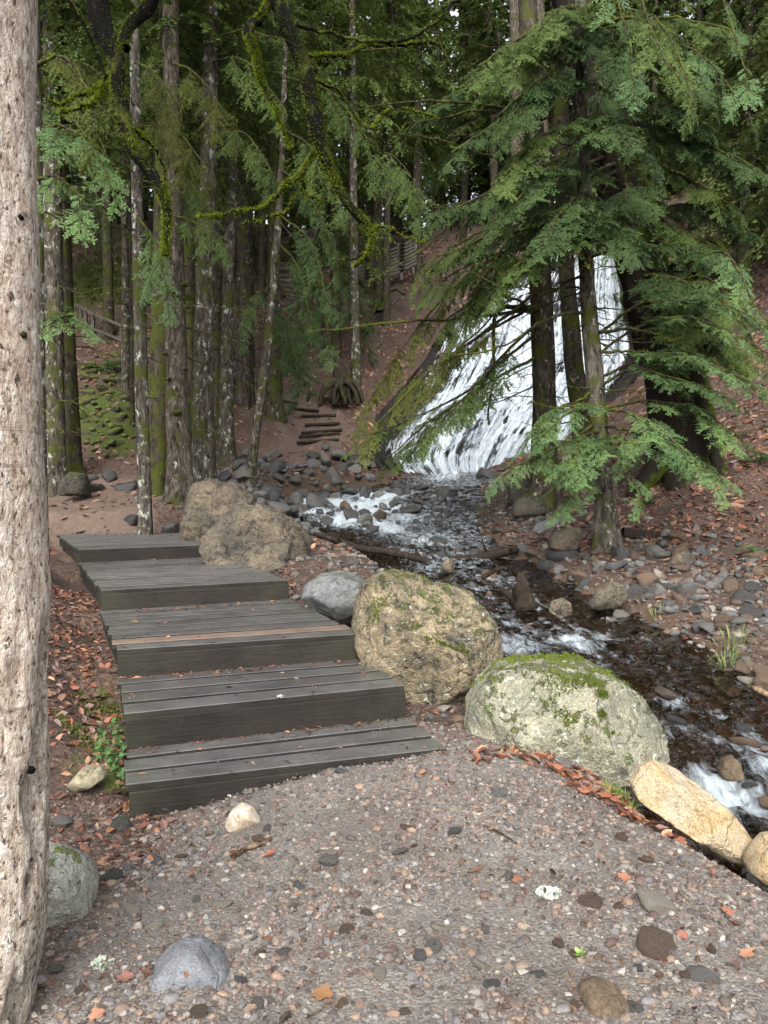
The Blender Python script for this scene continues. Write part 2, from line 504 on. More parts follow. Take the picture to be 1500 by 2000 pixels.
def tps(x, y):
    out = np.empty(x.shape).ravel()
    xf, yf = x.ravel(), y.ravel()
    for s in range(0, len(xf), 20000):
        e = slice(s, s+20000)
        dd = (xf[e, None]-pts[None, :, 0])**2+(yf[e, None]-pts[None, :, 1])**2
        out[e] = _k(dd)@sol[:n_]+sol[n_]+sol[n_+1]*xf[e]+sol[n_+2]*yf[e]
    return out.reshape(x.shape)
GX0, GY0, GS = -40.0, -16.0, 0.14
gx = np.arange(GX0, 40.01, GS); gy = np.arange(GY0, 80.01, GS)
_gxc = np.arange(GX0, 40.6, 0.56); _gyc = np.arange(GY0, 80.6, 0.56)
BASEC = tps(*np.meshgrid(_gxc, _gyc))
BASE_F = None
_fx = np.arange(-7, 9.01, 0.1); _fy = np.arange(-1, 24.01, 0.1)
BASEF = tps(*np.meshgrid(_fx, _fy))
def _bil(G, x0, y0, s, x, y):
    u = np.clip((x-x0)/s, 0, G.shape[1]-1.001); v = np.clip((y-y0)/s, 0, G.shape[0]-1.001)
    i, j = u.astype(int), v.astype(int)
    a, b = u-i, v-j
    return G[j, i]*(1-a)*(1-b)+G[j, i+1]*a*(1-b)+G[j+1, i]*(1-a)*b+G[j+1, i+1]*a*b
# the stream: px, py, distance, half width
STREAM = [(905,918,19.6,0.5),(860,940,18.2,1.0),(790,958,17.0,1.5),(735,985,15.3,1.75),(770,1030,13.0,1.35),(850,1075,11.2,0.95),(930,1130,9.6,0.92),(1020,1190,8.3,0.92),(1130,1268,7.0,0.95),(1270,1375,5.7,0.80),(1400,1480,4.85,0.72),(1560,1620,4.05,0.70),(1800,1790,3.45,0.7),(2300,2000,2.9,0.8)]
SW = np.array([list(W(a, b, c))+[h] for a, b, c, h in STREAM])
SP = resample(SW, 160)
SP[:, 2] = np.minimum.accumulate(SP[:, 2])
def stream_dist(x, y):
    xf, yf = np.ravel(x), np.ravel(y)
    d = np.full(xf.shape, 99.0); zz = np.zeros(xf.shape); hw = np.ones(xf.shape); kk = np.zeros(xf.shape, int)
    m = (xf > -4) & (xf < 8) & (yf > 0) & (yf < 23)
    if m.any():
        q = np.where(m)[0]
        for s in range(0, len(q), 40000):
            e = q[s:s+40000]
            D = (xf[e, None]-SP[None, :, 0])**2+(yf[e, None]-SP[None, :, 1])**2
            k = D.argmin(1)
            d[e] = np.sqrt(D[np.arange(len(e)), k]); zz[e] = SP[k, 2]; hw[e] = SP[k, 3]; kk[e] = k
    sh = np.shape(x)
    return d.reshape(sh), zz.reshape(sh), hw.reshape(sh), kk.reshape(sh)
STEPQ = []
for i_ in range(5):
    z_ = float(W(*FRONT[i_][0], FRONT[i_][2])[2])
    if i_ < 4:
        zn_ = float(W(*FRONT[i_+1][0], FRONT[i_+1][2])[2])
        bl_, br_ = Wz(*FRONT[i_+1][0], zn_), Wz(*FRONT[i_+1][1], zn_)
        e_ = (br_-bl_)[:2]/np.linalg.norm((br_-bl_)[:2]); nn_ = np.array([-e_[1], e_[0]])*.075
        bl_, br_ = bl_[:2]+nn_, br_[:2]+nn_
    else: bl_, br_ = Wz(*BACK_[4][0], z_)[:2], Wz(*BACK_[4][1], z_)[:2]
    q_ = [Wz(*FRONT[i_][0], z_)[:2], Wz(*FRONT[i_][1], z_)[:2], br_, bl_]
    STEPQ.append((np.array(q_), z_-(.17 if i_ == 0 else .26)))
def quad_dist(q, x, y):
    d = np.full(np.shape(x), 1e9)
    for a, b in zip(q, np.roll(q, -1, 0)):
        n = np.array([-(b-a)[1], (b-a)[0]]); n = n/np.linalg.norm(n)
        d = np.minimum(d, (x-a[0])*n[0]+(y-a[1])*n[1])
    return d
def Hs(x, y):
    x = np.asarray(x, float); y = np.asarray(y, float)
    near = (x > -6.9) & (x < 8.9) & (y > -.9) & (y < 23.9)
    return np.where(near, _bil(BASEF, -7, -1, 0.1, x, y), _bil(BASEC, GX0, GY0, 0.56, x, y))
def H(x, y):
    x = np.asarray(x, float); y = np.asarray(y, float)
    z = Hs(x, y)
    far = smooth(5.5, 11, y)+smooth(3, 6, np.abs(x))*0.6
    p = np.stack([x, y, np.zeros_like(x)], -1)
    z = z+fbm(p*0.55, 3)*0.22*np.clip(far, 0, 1)*smooth(13, 20, y)+fbm(p*2.3, 3)*(0.012+0.05*np.clip(far, 0, 1))+fbm(p*9+3, 2)*(0.006+0.012*np.clip(far, 0, 1))
    d, zw, hw, k = stream_dist(x, y)
    w = 1-smooth(hw*0.85, hw*1.5, d)
    bed = zw-0.15+fbm(p*1.9+9, 3)*0.16
    z = z*(1-w)+bed*w
    for q_, zt in STEPQ:
        z = np.where(quad_dist(q_, x, y) > 0, np.minimum(z, zt), z)
        e_ = quad_dist(q_, x, y)
        if q_ is STEPQ[0][0]: continue
        k_ = smooth(-0.55, -0.05, e_)
        z = np.where((e_ <= 0) & (e_ > -0.55), np.minimum(z, zt*k_+np.maximum(z, zt)*(1-k_)), z)
    return z
def G(px, py, dmax=75.0):
    """where the sight line through a pixel of the photograph meets the ground"""
    px = np.atleast_1d(np.asarray(px, float)); py = np.atleast_1d(np.asarray(py, float))
    d = ray(px, py); d = d/d[..., 1:2]
    lo = np.full(px.shape, 1.2); hi = np.full(px.shape, np.nan)
    Ys = 1.2*np.exp(np.linspace(0, math.log(dmax/1.2), 170))
    prev = Ys[0]
    for Y in Ys[1:]:
        p = d*Y
        below = (p[:, 2]+CAMZ) < Hs(p[:, 0], p[:, 1])
        new = below & np.isnan(hi)
        hi[new] = Y; lo[new] = prev
        prev = Y
    ok = ~np.isnan(hi)
    hi = np.where(ok, hi, dmax)
    for _ in range(12):
        mid = (lo+hi)/2
        p = d*mid[:, None]
        b = (p[:, 2]+CAMZ) < Hs(p[:, 0], p[:, 1])
        hi = np.where(b, mid, hi); lo = np.where(b, lo, mid)
    p = d*hi[:, None]
    return np.stack([p[:, 0], p[:, 1], H(p[:, 0], p[:, 1])], -1), ok
def g1(px, py): return G(px, py)[0][0]

def blobs(x, y, L):
    f = np.zeros(np.shape(x))
    for (c, r, a) in L:
        f = np.maximum(f, a*np.exp(-((x-c[0])**2+(y-c[1])**2)/r**2))
    return f
def pathmask(x, y):
    f = smooth(5.6, 4.6, y+0.25*x)*smooth(-1.25, -0.95, x+0.32*(y-4.0)*0+0.0*y)
    left = smooth(-0.95, -1.5, x)*smooth(3.0, 3.6, y)
    f = f*(1-left)
    T = [(g1(130,1020),1.5,1.0),(g1(210,985),1.6,1.0),(g1(120,975),1.8,1.0),(g1(560,900),1.2,.9),(g1(600,880),.9,1),(g1(615,845),1.1,1),(g1(612,815),.9,1.0),(g1(590,795),.8,.9)]
    return np.clip(np.maximum(f, np.minimum(blobs(x, y, T)*1.3, .72)), 0, 1)
MOSSB = [(g1(215,800),1.9,1.0),(g1(250,840),1.5,1.0),(g1(200,730),1.3,.6),(g1(190,560),3.0,1.0),(g1(230,530),3.0,.8),(g1(205,480),2.5,.7)]
MOSS2 = [(g1(210,1400),.35,.75),(g1(190,1475),.3,.7),(g1(225,1500),.25,.9),(g1(190,1300),.4,.6),(g1(1000,950),.8,.6)]
DARKB = [(g1(820,580),2.6,1.0),(g1(860,620),2.0,.9),(g1(540,740),1.5,.6)]

ux = np.concatenate([np.linspace(-1, 0, 60, endpoint=False), [0]])
def spaced(segs):
    out = [segs[0][0]]
    for a, b, n in segs:
        out += list(np.linspace(a, b, n+1)[1:])
    return np.array(out)
tx = spaced([(-90,-40,6),(-40,-16,22),(-16,-7,32),(-7,-2,52),(-2,3.4,130),(3.4,8,54),(8,16,32),(16,40,22),(40,90,6)])
ty = spaced([(-60,-12,6),(-12,0.8,10),(0.8,6,130),(6,13,95),(13,24,90),(24,46,76),(46,120,16)])
TX, TY = np.meshgrid(tx, ty)
TZ = H(TX, TY)
pm = pathmask(TX, TY)
mm = np.clip(np.maximum(blobs(TX, TY, MOSSB), blobs(TX, TY, MOSS2)), 0, 1)
sdist, szw, shw, _ = stream_dist(TX, TY)
wet = 1-smooth(shw*1.0, shw*1.55, sdist)
dkm = blobs(TX, TY, DARKB)
def ground_mat():
    m, nt, b = new_mat('ground')
    v = objvec(nt, False)
    s = nt.nodes.new('ShaderNodeSeparateColor'); nt.links.new(attr(nt, 'Col'), s.inputs[0])
    n1 = noise(nt, v, 1.6, 5, 0.65, 0.3)
    n2 = noise(nt, v, 14, 4, 0.7)
    n3 = noise(nt, v, 85, 3, 0.7)
    n4 = noise(nt, v, 34, 2, 0.6)
    nl_ = noise(nt, v, 30, 4, 0.75)
    litter = ramp(nt, nl_, [(0.34, (0.018, 0.012, 0.009)), (0.47, (0.05, 0.033, 0.025)), (0.58, (0.105, 0.065, 0.047)), (0.7, (0.19, 0.13, 0.10))])
    litter = mixc(nt, ramp(nt, n1, [(0.45, 0.0), (0.65, 0.75)]), litter, (0.035, 0.026, 0.019))
    path = ramp(nt, n3, [(0.28, (0.07, 0.062, 0.053)), (0.5, (0.14, 0.127, 0.111)), (0.72, (0.235, 0.218, 0.194))])
    vn = nt.nodes.new('ShaderNodeTexVoronoi'); vn.inputs['Scale'].default_value = 75
    nt.links.new(v, vn.inputs['Vector'])
    peb = mixc(nt, 0.8, (0.17, 0.15, 0.13), ramp(nt, math_(nt, 'FRACT', math_(nt, 'MULTIPLY', nd(nt, 'ShaderNodeSeparateColor', {0: vn.outputs['Color']}).outputs[0], 1.0)), [(0, (.07, .06, .055)), (.4, (.15, .135, .12)), (.75, (.2, .18, .155)), (1, (.32, .3, .27))]))
    pebh = math_(nt, 'SUBTRACT', 1.0, vn.outputs['Distance'])
    path = mixc(nt, ramp(nt, n4, [(0.38, 0.75), (0.6, 0.1)]), path, peb)
    path = mixc(nt, ramp(nt, n1, [(0.40, 0.65), (0.62, 0.0)]), path, (0.082, 0.068, 0.057))
    path = mixc(nt, ramp(nt, s.outputs[0], [(.74, 1.0), (.95, 0.0)]), path, mixc(nt, n2, (.05, .034, .026), (.15, .108, .082)))
    pf = math_(nt, 'ADD', s.outputs[0], math_(nt, 'MULTIPLY', math_(nt, 'SUBTRACT', n2, 0.5), 0.9))
    col = mixc(nt, ramp(nt, pf, [(0.4, 0.0), (0.62, 1.0)]), litter, path)
    soil = mixc(nt, n2, (0.022, 0.016, 0.012), (0.06, 0.042, 0.032))
    col = mixc(nt, s.outputs[2], col, soil)
    mf = math_(nt, 'ADD', s.outputs[1], math_(nt, 'MULTIPLY', math_(nt, 'SUBTRACT', n2, 0.5), 1.3))
    moss = mixc(nt, n4, (0.02, 0.028, 0.006), (0.07, 0.09, 0.016))
    col = mixc(nt, ramp(nt, mf, [(0.5, 0.0), (0.7, 1.0)]), col, moss)
    w = attr(nt, 'wet', 'Fac')
    col = mixc(nt, w, col, mixc(nt, n2, (0.02, 0.014, 0.009), (0.12, 0.075, 0.04)))
    h = math_(nt, 'ADD', math_(nt, 'ADD', math_(nt, 'MULTIPLY', n2, 0.7), math_(nt, 'MULTIPLY', pebh, 0.8)), math_(nt, 'ADD', n4, n3))
    setc(nt, b, Base_Color=col, Roughness=math_(nt, 'SUBTRACT', 0.9, math_(nt, 'MULTIPLY', w, 0.5)), Normal=bump(nt, h, 1.0, 0.008))
    b.inputs['Specular IOR Level'].default_value = 0.25
    return m
gC = np.stack([pm, mm, np.clip(dkm, 0, 1)], -1).reshape(-1, 3)
gme = make_mesh('ground', np.stack([TX, TY, TZ], -1).reshape(-1, 3), grid_quads(len(ty), len(tx)), ground_mat(), gC, None, True, {'wet': wet.ravel()})
ground = tag(obj('ground', gme), kind='structure')

# ------------------------------------------------------------------ stream
def water_mat(name='stream_water'):
    m, nt, b = new_mat(name)
    nt.nodes.remove(b)
    v = objvec(nt, False)
    uv = nt.nodes.new('ShaderNodeCombineXYZ')
    nt.links.new(attr(nt, 'along', 'Fac'), uv.inputs[0]); nt.links.new(attr(nt, 'across', 'Fac'), uv.inputs[1])
    su = mapping(nt, uv.outputs[0], (2.4, 6.5, 1))
    st = noise(nt, su, 3.0, 7, 0.74, 0.7)
    rip = noise(nt, mapping(nt, uv.outputs[0], (0.9, 1.5, 1)), 5.5, 3, 0.5, 1.0)
    rip2 = noise(nt, v, 22, 1, 0.5)
    h = math_(nt, 'ADD', math_(nt, 'MULTIPLY', rip, 1.0), math_(nt, 'MULTIPLY', rip2, 0.12))
    nrm = bump(nt, h, 1.0, 0.065)
    fr = nd(nt, 'ShaderNodeFresnel', {'IOR': 1.34, 'Normal': nrm})
    tr = nd(nt, 'ShaderNodeBsdfTransparent', {'Color': (0.46, 0.36, 0.26, 1)})
    gl = nd(nt, 'ShaderNodeBsdfGlossy', {'Color': (1, 1, 1, 1), 'Roughness': 0.08, 'Normal': nrm})
    mx = nt.nodes.new('ShaderNodeMixShader')
    nt.links.new(math_(nt, 'MULTIPLY', fr.outputs[0], 1.4, True), mx.inputs[0])
    nt.links.new(tr.outputs[0], mx.inputs[1]); nt.links.new(gl.outputs[0], mx.inputs[2])
    fo = nd(nt, 'ShaderNodeBsdfPrincipled', {'Base Color': (0.44, 0.50, 0.54, 1), 'Roughness': 0.45, 'Normal': bump(nt, st, 1.0, 0.06)})
    f = math_(nt, 'ADD', math_(nt, 'MULTIPLY', attr(nt, 'foam', 'Fac'), 0.85), math_(nt, 'MULTIPLY', math_(nt, 'SUBTRACT', st, 0.5), 1.9))
    f = ramp(nt, f, [(0.30, 0.0), (0.55, 0.32), (0.92, 0.9)])
    mx2 = nt.nodes.new('ShaderNodeMixShader')
    nt.links.new(f, mx2.inputs[0]); nt.links.new(mx.outputs[0], mx2.inputs[1]); nt.links.new(fo.outputs[0], mx2.inputs[2])
    nt.links.new(mx2.outputs[0], nt.nodes['Material Output'].inputs[0])
    return m
NU, NV = 760, 72
SPd = resample(SP, NU)
tang = norm(np.gradient(SPd[:, :2], axis=0)); side_ = np.stack([tang[:, 1], -tang[:, 0]], -1)
along = np.concatenate([[0], np.cumsum(np.linalg.norm(np.diff(SPd[:, :2], axis=0), axis=1))])
vv = np.linspace(-1, 1, NV)
wx = SPd[:, 0:1]+side_[:, 0:1]*vv*SPd[:, 3:4]*1.45
wy = SPd[:, 1:2]+side_[:, 1:2]*vv*SPd[:, 3:4]*1.45
slope = -np.gradient(SPd[:, 2])/np.maximum(np.gradient(along), 1e-3)
q = np.stack([np.repeat(along[:, None], NV, 1)*1.0, vv[None]*SPd[:, 3:4]*2.2+0*wx, 0*wx], -1)
# little cascades: places where the bed drops in a step
FALLS = [(1110,1215,.45,.10),(1040,1225,.35,.09),(1180,1210,.3,.06),(1000,1255,.4,.06),(900,1085,.6,.05),(1450,1545,.5,.07),(620,965,.8,.12),(740,960,.8,.12),(720,1000,.9,.12),(650,985,.7,.1)]
foam = smooth(0.07, 0.20, slope)[:, None]*0.45+0*wx
wz = SPd[:, 2:3]+0*wx
FOAMS = [(590,972,.55,1.1),(640,980,.6,1.0),(740,968,.6,1.15),(720,990,.7,1.2),(690,1015,.7,.95),(790,1010,.8,.6),(830,1050,.7,.6),(760,1030,.6,.8),(620,1000,.5,.8),(680,965,.5,.6),(880,1095,.5,.55),(950,1110,.5,.3),(1010,1265,.32,.8),(960,1250,.3,.7),(1060,1268,.28,.4),(1115,1248,.17,1.0),(1130,1262,.2,.8),(1070,1245,.15,.7),(1175,1240,.16,.7),(1290,1330,.3,.15),(1410,1545,.24,1.05),(1450,1560,.22,.95),(1490,1500,.16,.8),(1370,1510,.2,.3),(870,930,.7,.6),(1230,1290,.2,.35),(1300,1440,.25,.3),(800,1080,.4,.5),(840,1110,.4,.55)]
fb = np.zeros_like(wx)
for a, b_, r, s in FOAMS:
    c = Wz(a, b_, 0)
    # meet the water sheet along the sight line
    d_ = ray(a, b_)
    tY = (SPd[:, 1])
    px_ = d_[0]/d_[1]*tY; pz_ = CAMZ+d_[2]/d_[1]*tY
    k = np.argmin(np.abs(pz_-SPd[:, 2])+0.15*np.abs(px_-SPd[:, 0]))
    c = (px_[k], tY[k])
    fb = np.maximum(fb, s*np.exp(-((wx-c[0])**2+(wy-c[1])**2*0.6)/r**2))
foam = np.clip(np.maximum(np.maximum(foam*0.6, fb), .16+.14*fbm(q*np.array([.9, 1.4, 1])+31, 2)*2*(1-np.abs(vv[None])**2))*(1+.45*smooth(10.5, 13, SPd[:, 1:2])), 0, 1.2)
wz += fbm(q*np.array([2.2, 1.6, 1]), 3)*0.022*(1+foam*2.2)+fbm(q*np.array([7, 4.5, 1])+5, 2)*0.014*(1+foam*3)
# round the drops so that each short fall is steep
steps = np.interp(along, along, SPd[:, 2])
wme = make_mesh('stream', np.stack([wx, wy, wz], -1).reshape(-1, 3), grid_quads(NU, NV), water_mat(), None, None, True,
                {'along': np.repeat(along, NV), 'across': (vv[None]*SPd[:, 3:4]).ravel(), 'foam': foam.ravel()})
tag(obj('stream', wme), kind='structure')

# ------------------------------------------------------------------ rock face and waterfall
WFL = [(1010,512,28.0),(985,535,27.6),(950,570,27.0),(925,602,26.3),(900,650,25.2),(880,700,24.2),(850,760,23.0),(815,815,22.0),(790,860,21.0),(785,900,20.2),(820,938,19.5)]
WFR = [(1205,505,28.0),(1210,540,27.6),(1215,580,27.0),(1222,630,26.0),(1228,680,25.0),(1215,720,24.2),(1190,770,23.0),(1165,815,22.0),(1140,860,21.0),(1110,895,20.2),(1060,925,19.5)]
Lw = resample([W(*p) for p in WFL], 220); Rw = resample([W(*p) for p in WFR], 220)
def fall_sheet(L, Rr, s0, s1, n, off, amp, seed):
    t = np.linspace(0, 1, len(L))[:, None]+np.zeros((1, n))
    f_ = np.linspace(0, 1, n)[None]
    lo = s0*t**1.6-.04
    S = lo+(s1-lo)*f_
    P = L[:, None]*(1-S)[..., None]+Rr[:, None]*S[..., None]
    qq = np.stack([S*9, t*2.2, 0*t+seed], -1)
    bulge = np.sin(np.clip(S, 0, 1)*PI)*0.5
    P[..., 1] -= off+bulge+fbm(qq, 3, True)*amp+fbm(np.stack([S*30, t*6, 0*t+seed], -1), 2)*amp*0.35
    return P, t, S
P, t, S = fall_sheet(Lw, Rw, -0.33, 1.25, 120, -0.35, 0.5, 3.1)
rf = rock_mat('wet_rock_face', (0.018, 0.016, 0.014), (0.032, 0.027, 0.022), (0.013, 0.012, 0.011), (0.006, 0.006, 0.005), moss=0.15, rough=0.6, rnd=0, scale=0.8, bumpd=0.15)
tag(obj('rock_face', make_mesh('rock_face', P.reshape(-1, 3), grid_quads(220, 120), rf)), kind='structure')
f_edge = np.linspace(0, 1, 190)[None]+np.zeros((220, 1))
P, t, S = fall_sheet(Lw, Rw, -0.32, 1.06, 190, 0.12, 0.2, 8.4)
m, nt, b = new_mat('falling_water')
uv = nt.nodes.new('ShaderNodeCombineXYZ')
nt.links.new(attr(nt, 'across', 'Fac'), uv.inputs[0]); nt.links.new(attr(nt, 'along', 'Fac'), uv.inputs[1])
n1 = noise(nt, mapping(nt, uv.outputs[0], (30, 3.0, 1)), 1.0, 5, 0.65, 0.25)
n2 = noise(nt, mapping(nt, uv.outputs[0], (85, 34, 1)), 1.0, 4, 0.75, 0.4)
n3 = noise(nt, mapping(nt, uv.outputs[0], (9, 1.4, 1)), 1.0, 3, 0.6, 0.4)
f = math_(nt, 'ADD', math_(nt, 'MULTIPLY', n1, 0.55), math_(nt, 'ADD', math_(nt, 'MULTIPLY', n2, 0.45), math_(nt, 'MULTIPLY', n3, 0.35)))
f = math_(nt, 'ADD', math_(nt, 'SUBTRACT', f, 0.69), math_(nt, 'MULTIPLY', math_(nt, 'SUBTRACT', attr(nt, 'dens', 'Fac'), 0.62), 0.62))
al = ramp(nt, f, [(0.03, 0.0), (0.14, 1.0)])
colw = ramp(nt, math_(nt, 'ADD', math_(nt, 'MULTIPLY', n2, .5), math_(nt, 'MULTIPLY', n1, .5)), [(.40, (.08, .10, .12)), (.50, (.33, .375, .41)), (.63, (.58, .63, .66))])
setc(nt, b, Base_Color=colw, Roughness=0.6, Alpha=al, Normal=bump(nt, math_(nt, 'ADD', n1, math_(nt, 'MULTIPLY', n2, 0.6)), 1.0, 0.12))
dens = 0.95*smooth(-0.42, 0.0, S)*smooth(1.08, 0.96, S)
dens = dens-0.14*smooth(0.2, -0.1, S)-.15*smooth(.85, 1.0, S)+0*t
dens = dens-0.22*smooth(.0,.5,S)*smooth(1.0,.5,S)*smooth(.45,.1,t)
dens = dens-.9*np.clip(fbm(np.stack([S*5, t*7, 0*t+2.2], -1), 3), 0, 1)*smooth(.35, -.15, S)-.35*np.clip(fbm(np.stack([S*7, t*13, 0*t+9], -1), 2)-.12, 0, 1)
dens = np.where(f_edge < .04, 0, dens)
tag(obj('waterfall', make_mesh('waterfall', P.reshape(-1, 3), grid_quads(220, 190), m, None, None, True,
        {'across': S.ravel(), 'along': t.ravel(), 'dens': dens.ravel()})), kind='structure')

# cliff at the upper right
a_ = np.linspace(0, 1, 150); b2 = np.linspace(0, 1, 170)
AA, BB = np.meshgrid(a_, b2)
cx = 10.3+AA*9.5; cz = 4.0+BB*8.2; cyy = 21.8-AA*3.5+BB*2.2
cp = np.stack([cx, cyy, cz], -1)
cyy = cyy+smooth(.8, 1, BB)*2.5+fbm(cp*0.6, 5, True)*1.5+fbm(cp*np.array([.7, .7, 2.2])+4, 4)*0.6+np.abs(AA-0.5)*2*0+smooth(0.2, 0, AA)*2.0
cliffm = rock_mat('cliff_rock', (0.34, 0.25, 0.17), (0.42, 0.34, 0.25), (0.25, 0.18, 0.125), (0.07, 0.05, 0.035), moss=0.1, rnd=0, scale=0.9, bumpd=0.25)
tag(obj('cliff', make_mesh('cliff', np.stack([cx, cyy, cz], -1).reshape(-1, 3), grid_quads(170, 150), cliffm)), kind='structure')

# ------------------------------------------------------------------ wooden stairway
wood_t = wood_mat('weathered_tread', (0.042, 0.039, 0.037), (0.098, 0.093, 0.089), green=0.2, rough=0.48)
wood_r = wood_mat('weathered_riser_and_gap_shade', (0.012, 0.010, 0.0085), (0.032, 0.027, 0.023), green=0.15, rough=0.75, spec=0.15)  # dark riser wood, reused on plank sides as painted shade in the gaps
wood_new = wood_mat('newer_plank', (0.10, 0.068, 0.05), (0.16, 0.115, 0.085), rough=0.55)
NB = [3, 4, 9, 13, 15]
stair = thing('wooden_stairway', 'dark weathered plank stairway of five broad stepped platforms climbing beside the boulders', 'stairway', tuple(W(480, 1560, 4.1)))
sl = np.array(stair.location)
rise = 0.172
def plank_between(name, A, B, w0, w1, th, mat, ch=0.004):
    """plank whose top runs from A to B; w0 / w1 widths at the ends (towards the viewer side)"""
    A, B = np.array(A), np.array(B)
    d = B-A; L = np.linalg.norm(d[:2]); yaw = math.atan2(d[1], d[0])
    n = 5
    xs = np.linspace(-L/2, L/2, n)
    V = []
    for i, x in enumerate(xs):
        w = w0+(w1-w0)*(i/(n-1)); j = random.uniform(-.0015, .0015)
        V += [(x, -w/2+j, -th), (x, w/2+j, -th), (x, w/2+j, -ch), (x, w/2-ch+j, 0), (x, -w/2+ch+j, 0), (x, -w/2+j, -ch)]
    F4 = grid_quads(n, 6, True)[:, ::-1]
    F3 = []
    for i in range(1, 5):
        F3 += [[0, i, i+1], [(n-1)*6, (n-1)*6+i+1, (n-1)*6+i]]
    me = make_mesh(name, np.array(V), [F4, np.array(F3)], [mat, wood_r], None, np.concatenate([np.tile([0, 0, 0, 0, 0, 0], 0), gap_shade_sides(n), np.ones(len(F3))]), False)
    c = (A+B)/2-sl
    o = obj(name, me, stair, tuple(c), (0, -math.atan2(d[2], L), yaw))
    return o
def gap_shade_sides(n):
    # six long faces per stretch: worn top; sawn sides and under side darkened, shade painted for the gaps
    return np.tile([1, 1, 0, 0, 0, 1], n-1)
for i in range(5):
    fl, fr, Yl = FRONT[i]
    z = W(*fl, Yl)[2]
    FL, FR = Wz(*fl, z), Wz(*fr, z)
    BL, BR = np.append(STEPQ[i][0][3], z), np.append(STEPQ[i][0][2], z)
    if i: rise = z-zprev
    zprev = z
    n = NB[i]
    for k in range(n):
        t0, t1 = k/n, (k+1)/n
        tm = (t0+t1)/2
        wl = np.linalg.norm((BL-FL)[:2])/n; wr = np.linalg.norm((BR-FR)[:2])/n
        # widths measured square to the plank
        A, B = FL+(BL-FL)*tm, FR+(BR-FR)*tm
        dd = norm((B-A)[:2]); nn = np.array([-dd[1], dd[0]])
        wl = abs(np.dot((BL-FL)[:2], nn))/n; wr = abs(np.dot((BR-FR)[:2], nn))/n
        jl, jr = rng.uniform(-.012, .012, 2)
        A = A+np.append(dd*jl, rng.uniform(-.003, .003)); B = B+np.append(dd*jr, rng.uniform(-.003, .003))
        new = (i == 2 and k == 1)
        gap = (.046, .044, .042, .036, .034)[i]
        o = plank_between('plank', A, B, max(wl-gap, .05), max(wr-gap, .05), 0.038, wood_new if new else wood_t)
        if new: o['label'] = 'newer reddish brown plank'
    dd = norm((FR-FL)[:2]); nn = np.array([-dd[1], dd[0]])
    off = np.append(nn*0.035, -0.040)
    hgt = rise-0.0405 if i else 0.20
    A, B = FL+off, FR+off
    d = B-A; L = np.linalg.norm(d[:2])
    v, f4, f3 = box(0, 0, -hgt/2, L-.01, 0.05, hgt, 0.006)
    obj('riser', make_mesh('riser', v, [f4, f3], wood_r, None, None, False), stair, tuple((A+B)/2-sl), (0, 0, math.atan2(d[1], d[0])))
    for (a, bk, sg) in ((FL, BL, 1), (FR, BR, -1)):
        a2 = a+np.append(dd*0.05*sg+nn*0.065, -0.041); b3 = bk+np.append(dd*0.05*sg, -0.041)
        d = b3-a2; L = np.linalg.norm(d[:2])
        v, f4, f3 = box(0, 0, -.065, L, 0.06, 0.13, 0.004)
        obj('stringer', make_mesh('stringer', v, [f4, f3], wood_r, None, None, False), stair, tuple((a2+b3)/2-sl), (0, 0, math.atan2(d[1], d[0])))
        if i >= 2:
            for fpos in (0.04, 0.96):
                p = a2+(b3-a2)*fpos+np.append(dd*0.062*sg, 0)
                zb = float(H(p[0], p[1]))-.1
                hh = max(p[2]-0.02-zb, 0.1)
                v, f4, f3 = box(0, 0, -hh/2, 0.062, 0.09, hh)
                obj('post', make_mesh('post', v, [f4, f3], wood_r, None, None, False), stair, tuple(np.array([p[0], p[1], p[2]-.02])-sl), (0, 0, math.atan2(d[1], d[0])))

# ------------------------------------------------------------------ boulders
tan_m = rock_mat('tan_conglomerate', (0.175, 0.143, 0.092), (0.33, 0.265, 0.16), (0.11, 0.094, 0.067), (0.03, 0.027, 0.022), moss=0.24, lichen=.12, rnd=0, scale=1.6, bumpd=0.06, crack=1.0)
tan2_m = rock_mat('tan_craggy', (0.125, 0.104, 0.075), (0.215, 0.175, 0.12), (0.085, 0.076, 0.062), (0.024, 0.024, 0.025), moss=0.08, rnd=0, scale=1.5, bumpd=0.09, crack=0.95)
pale_m = rock_mat('pale_lichen_rock', (0.19, 0.184, 0.128), (0.27, 0.255, 0.18), (0.135, 0.134, 0.108), (0.07, 0.066, 0.052), moss=0.40, mosscol=(0.085, 0.115, 0.015), rnd=0, scale=1.3, lichen=0.2, bumpd=0.04, crack=0.9)
ochre_m = rock_mat('ochre_rock', (0.37, 0.26, 0.12), (0.36, 0.31, 0.22), (0.30, 0.24, 0.16), (0.12, 0.09, 0.05), moss=0.0, rnd=0, scale=2.2, bumpd=0.025, crack=0.55)
grey_m = rock_mat('grey_rock', (0.115, 0.12, 0.12), (0.17, 0.175, 0.165), (0.09, 0.095, 0.095), (0.04, 0.04, 0.038), moss=0.12, rnd=0, scale=2.0, bumpd=0.02, crack=0.6)
greyg_m = rock_mat('grey_green_rock', (0.21, 0.21, 0.175), (0.30, 0.295, 0.245), (0.16, 0.16, 0.13), (0.05, 0.05, 0.04), moss=0.3, rnd=0, scale=2.2, bumpd=0.02, crack=0.6, lichen=0.1)
blue_m = rock_mat('blue_grey_rock', (0.115, 0.12, 0.13), (0.18, 0.187, 0.20), (0.085, 0.09, 0.098), (0.045, 0.047, 0.05), rnd=0, scale=3.0, bumpd=0.012, crack=0.5)
brown_m = rock_mat('brown_rock', (0.085, 0.06, 0.036), (0.13, 0.095, 0.06), (0.06, 0.045, 0.03), (0.03, 0.022, 0.015), rnd=0, scale=3.0, bumpd=0.012)
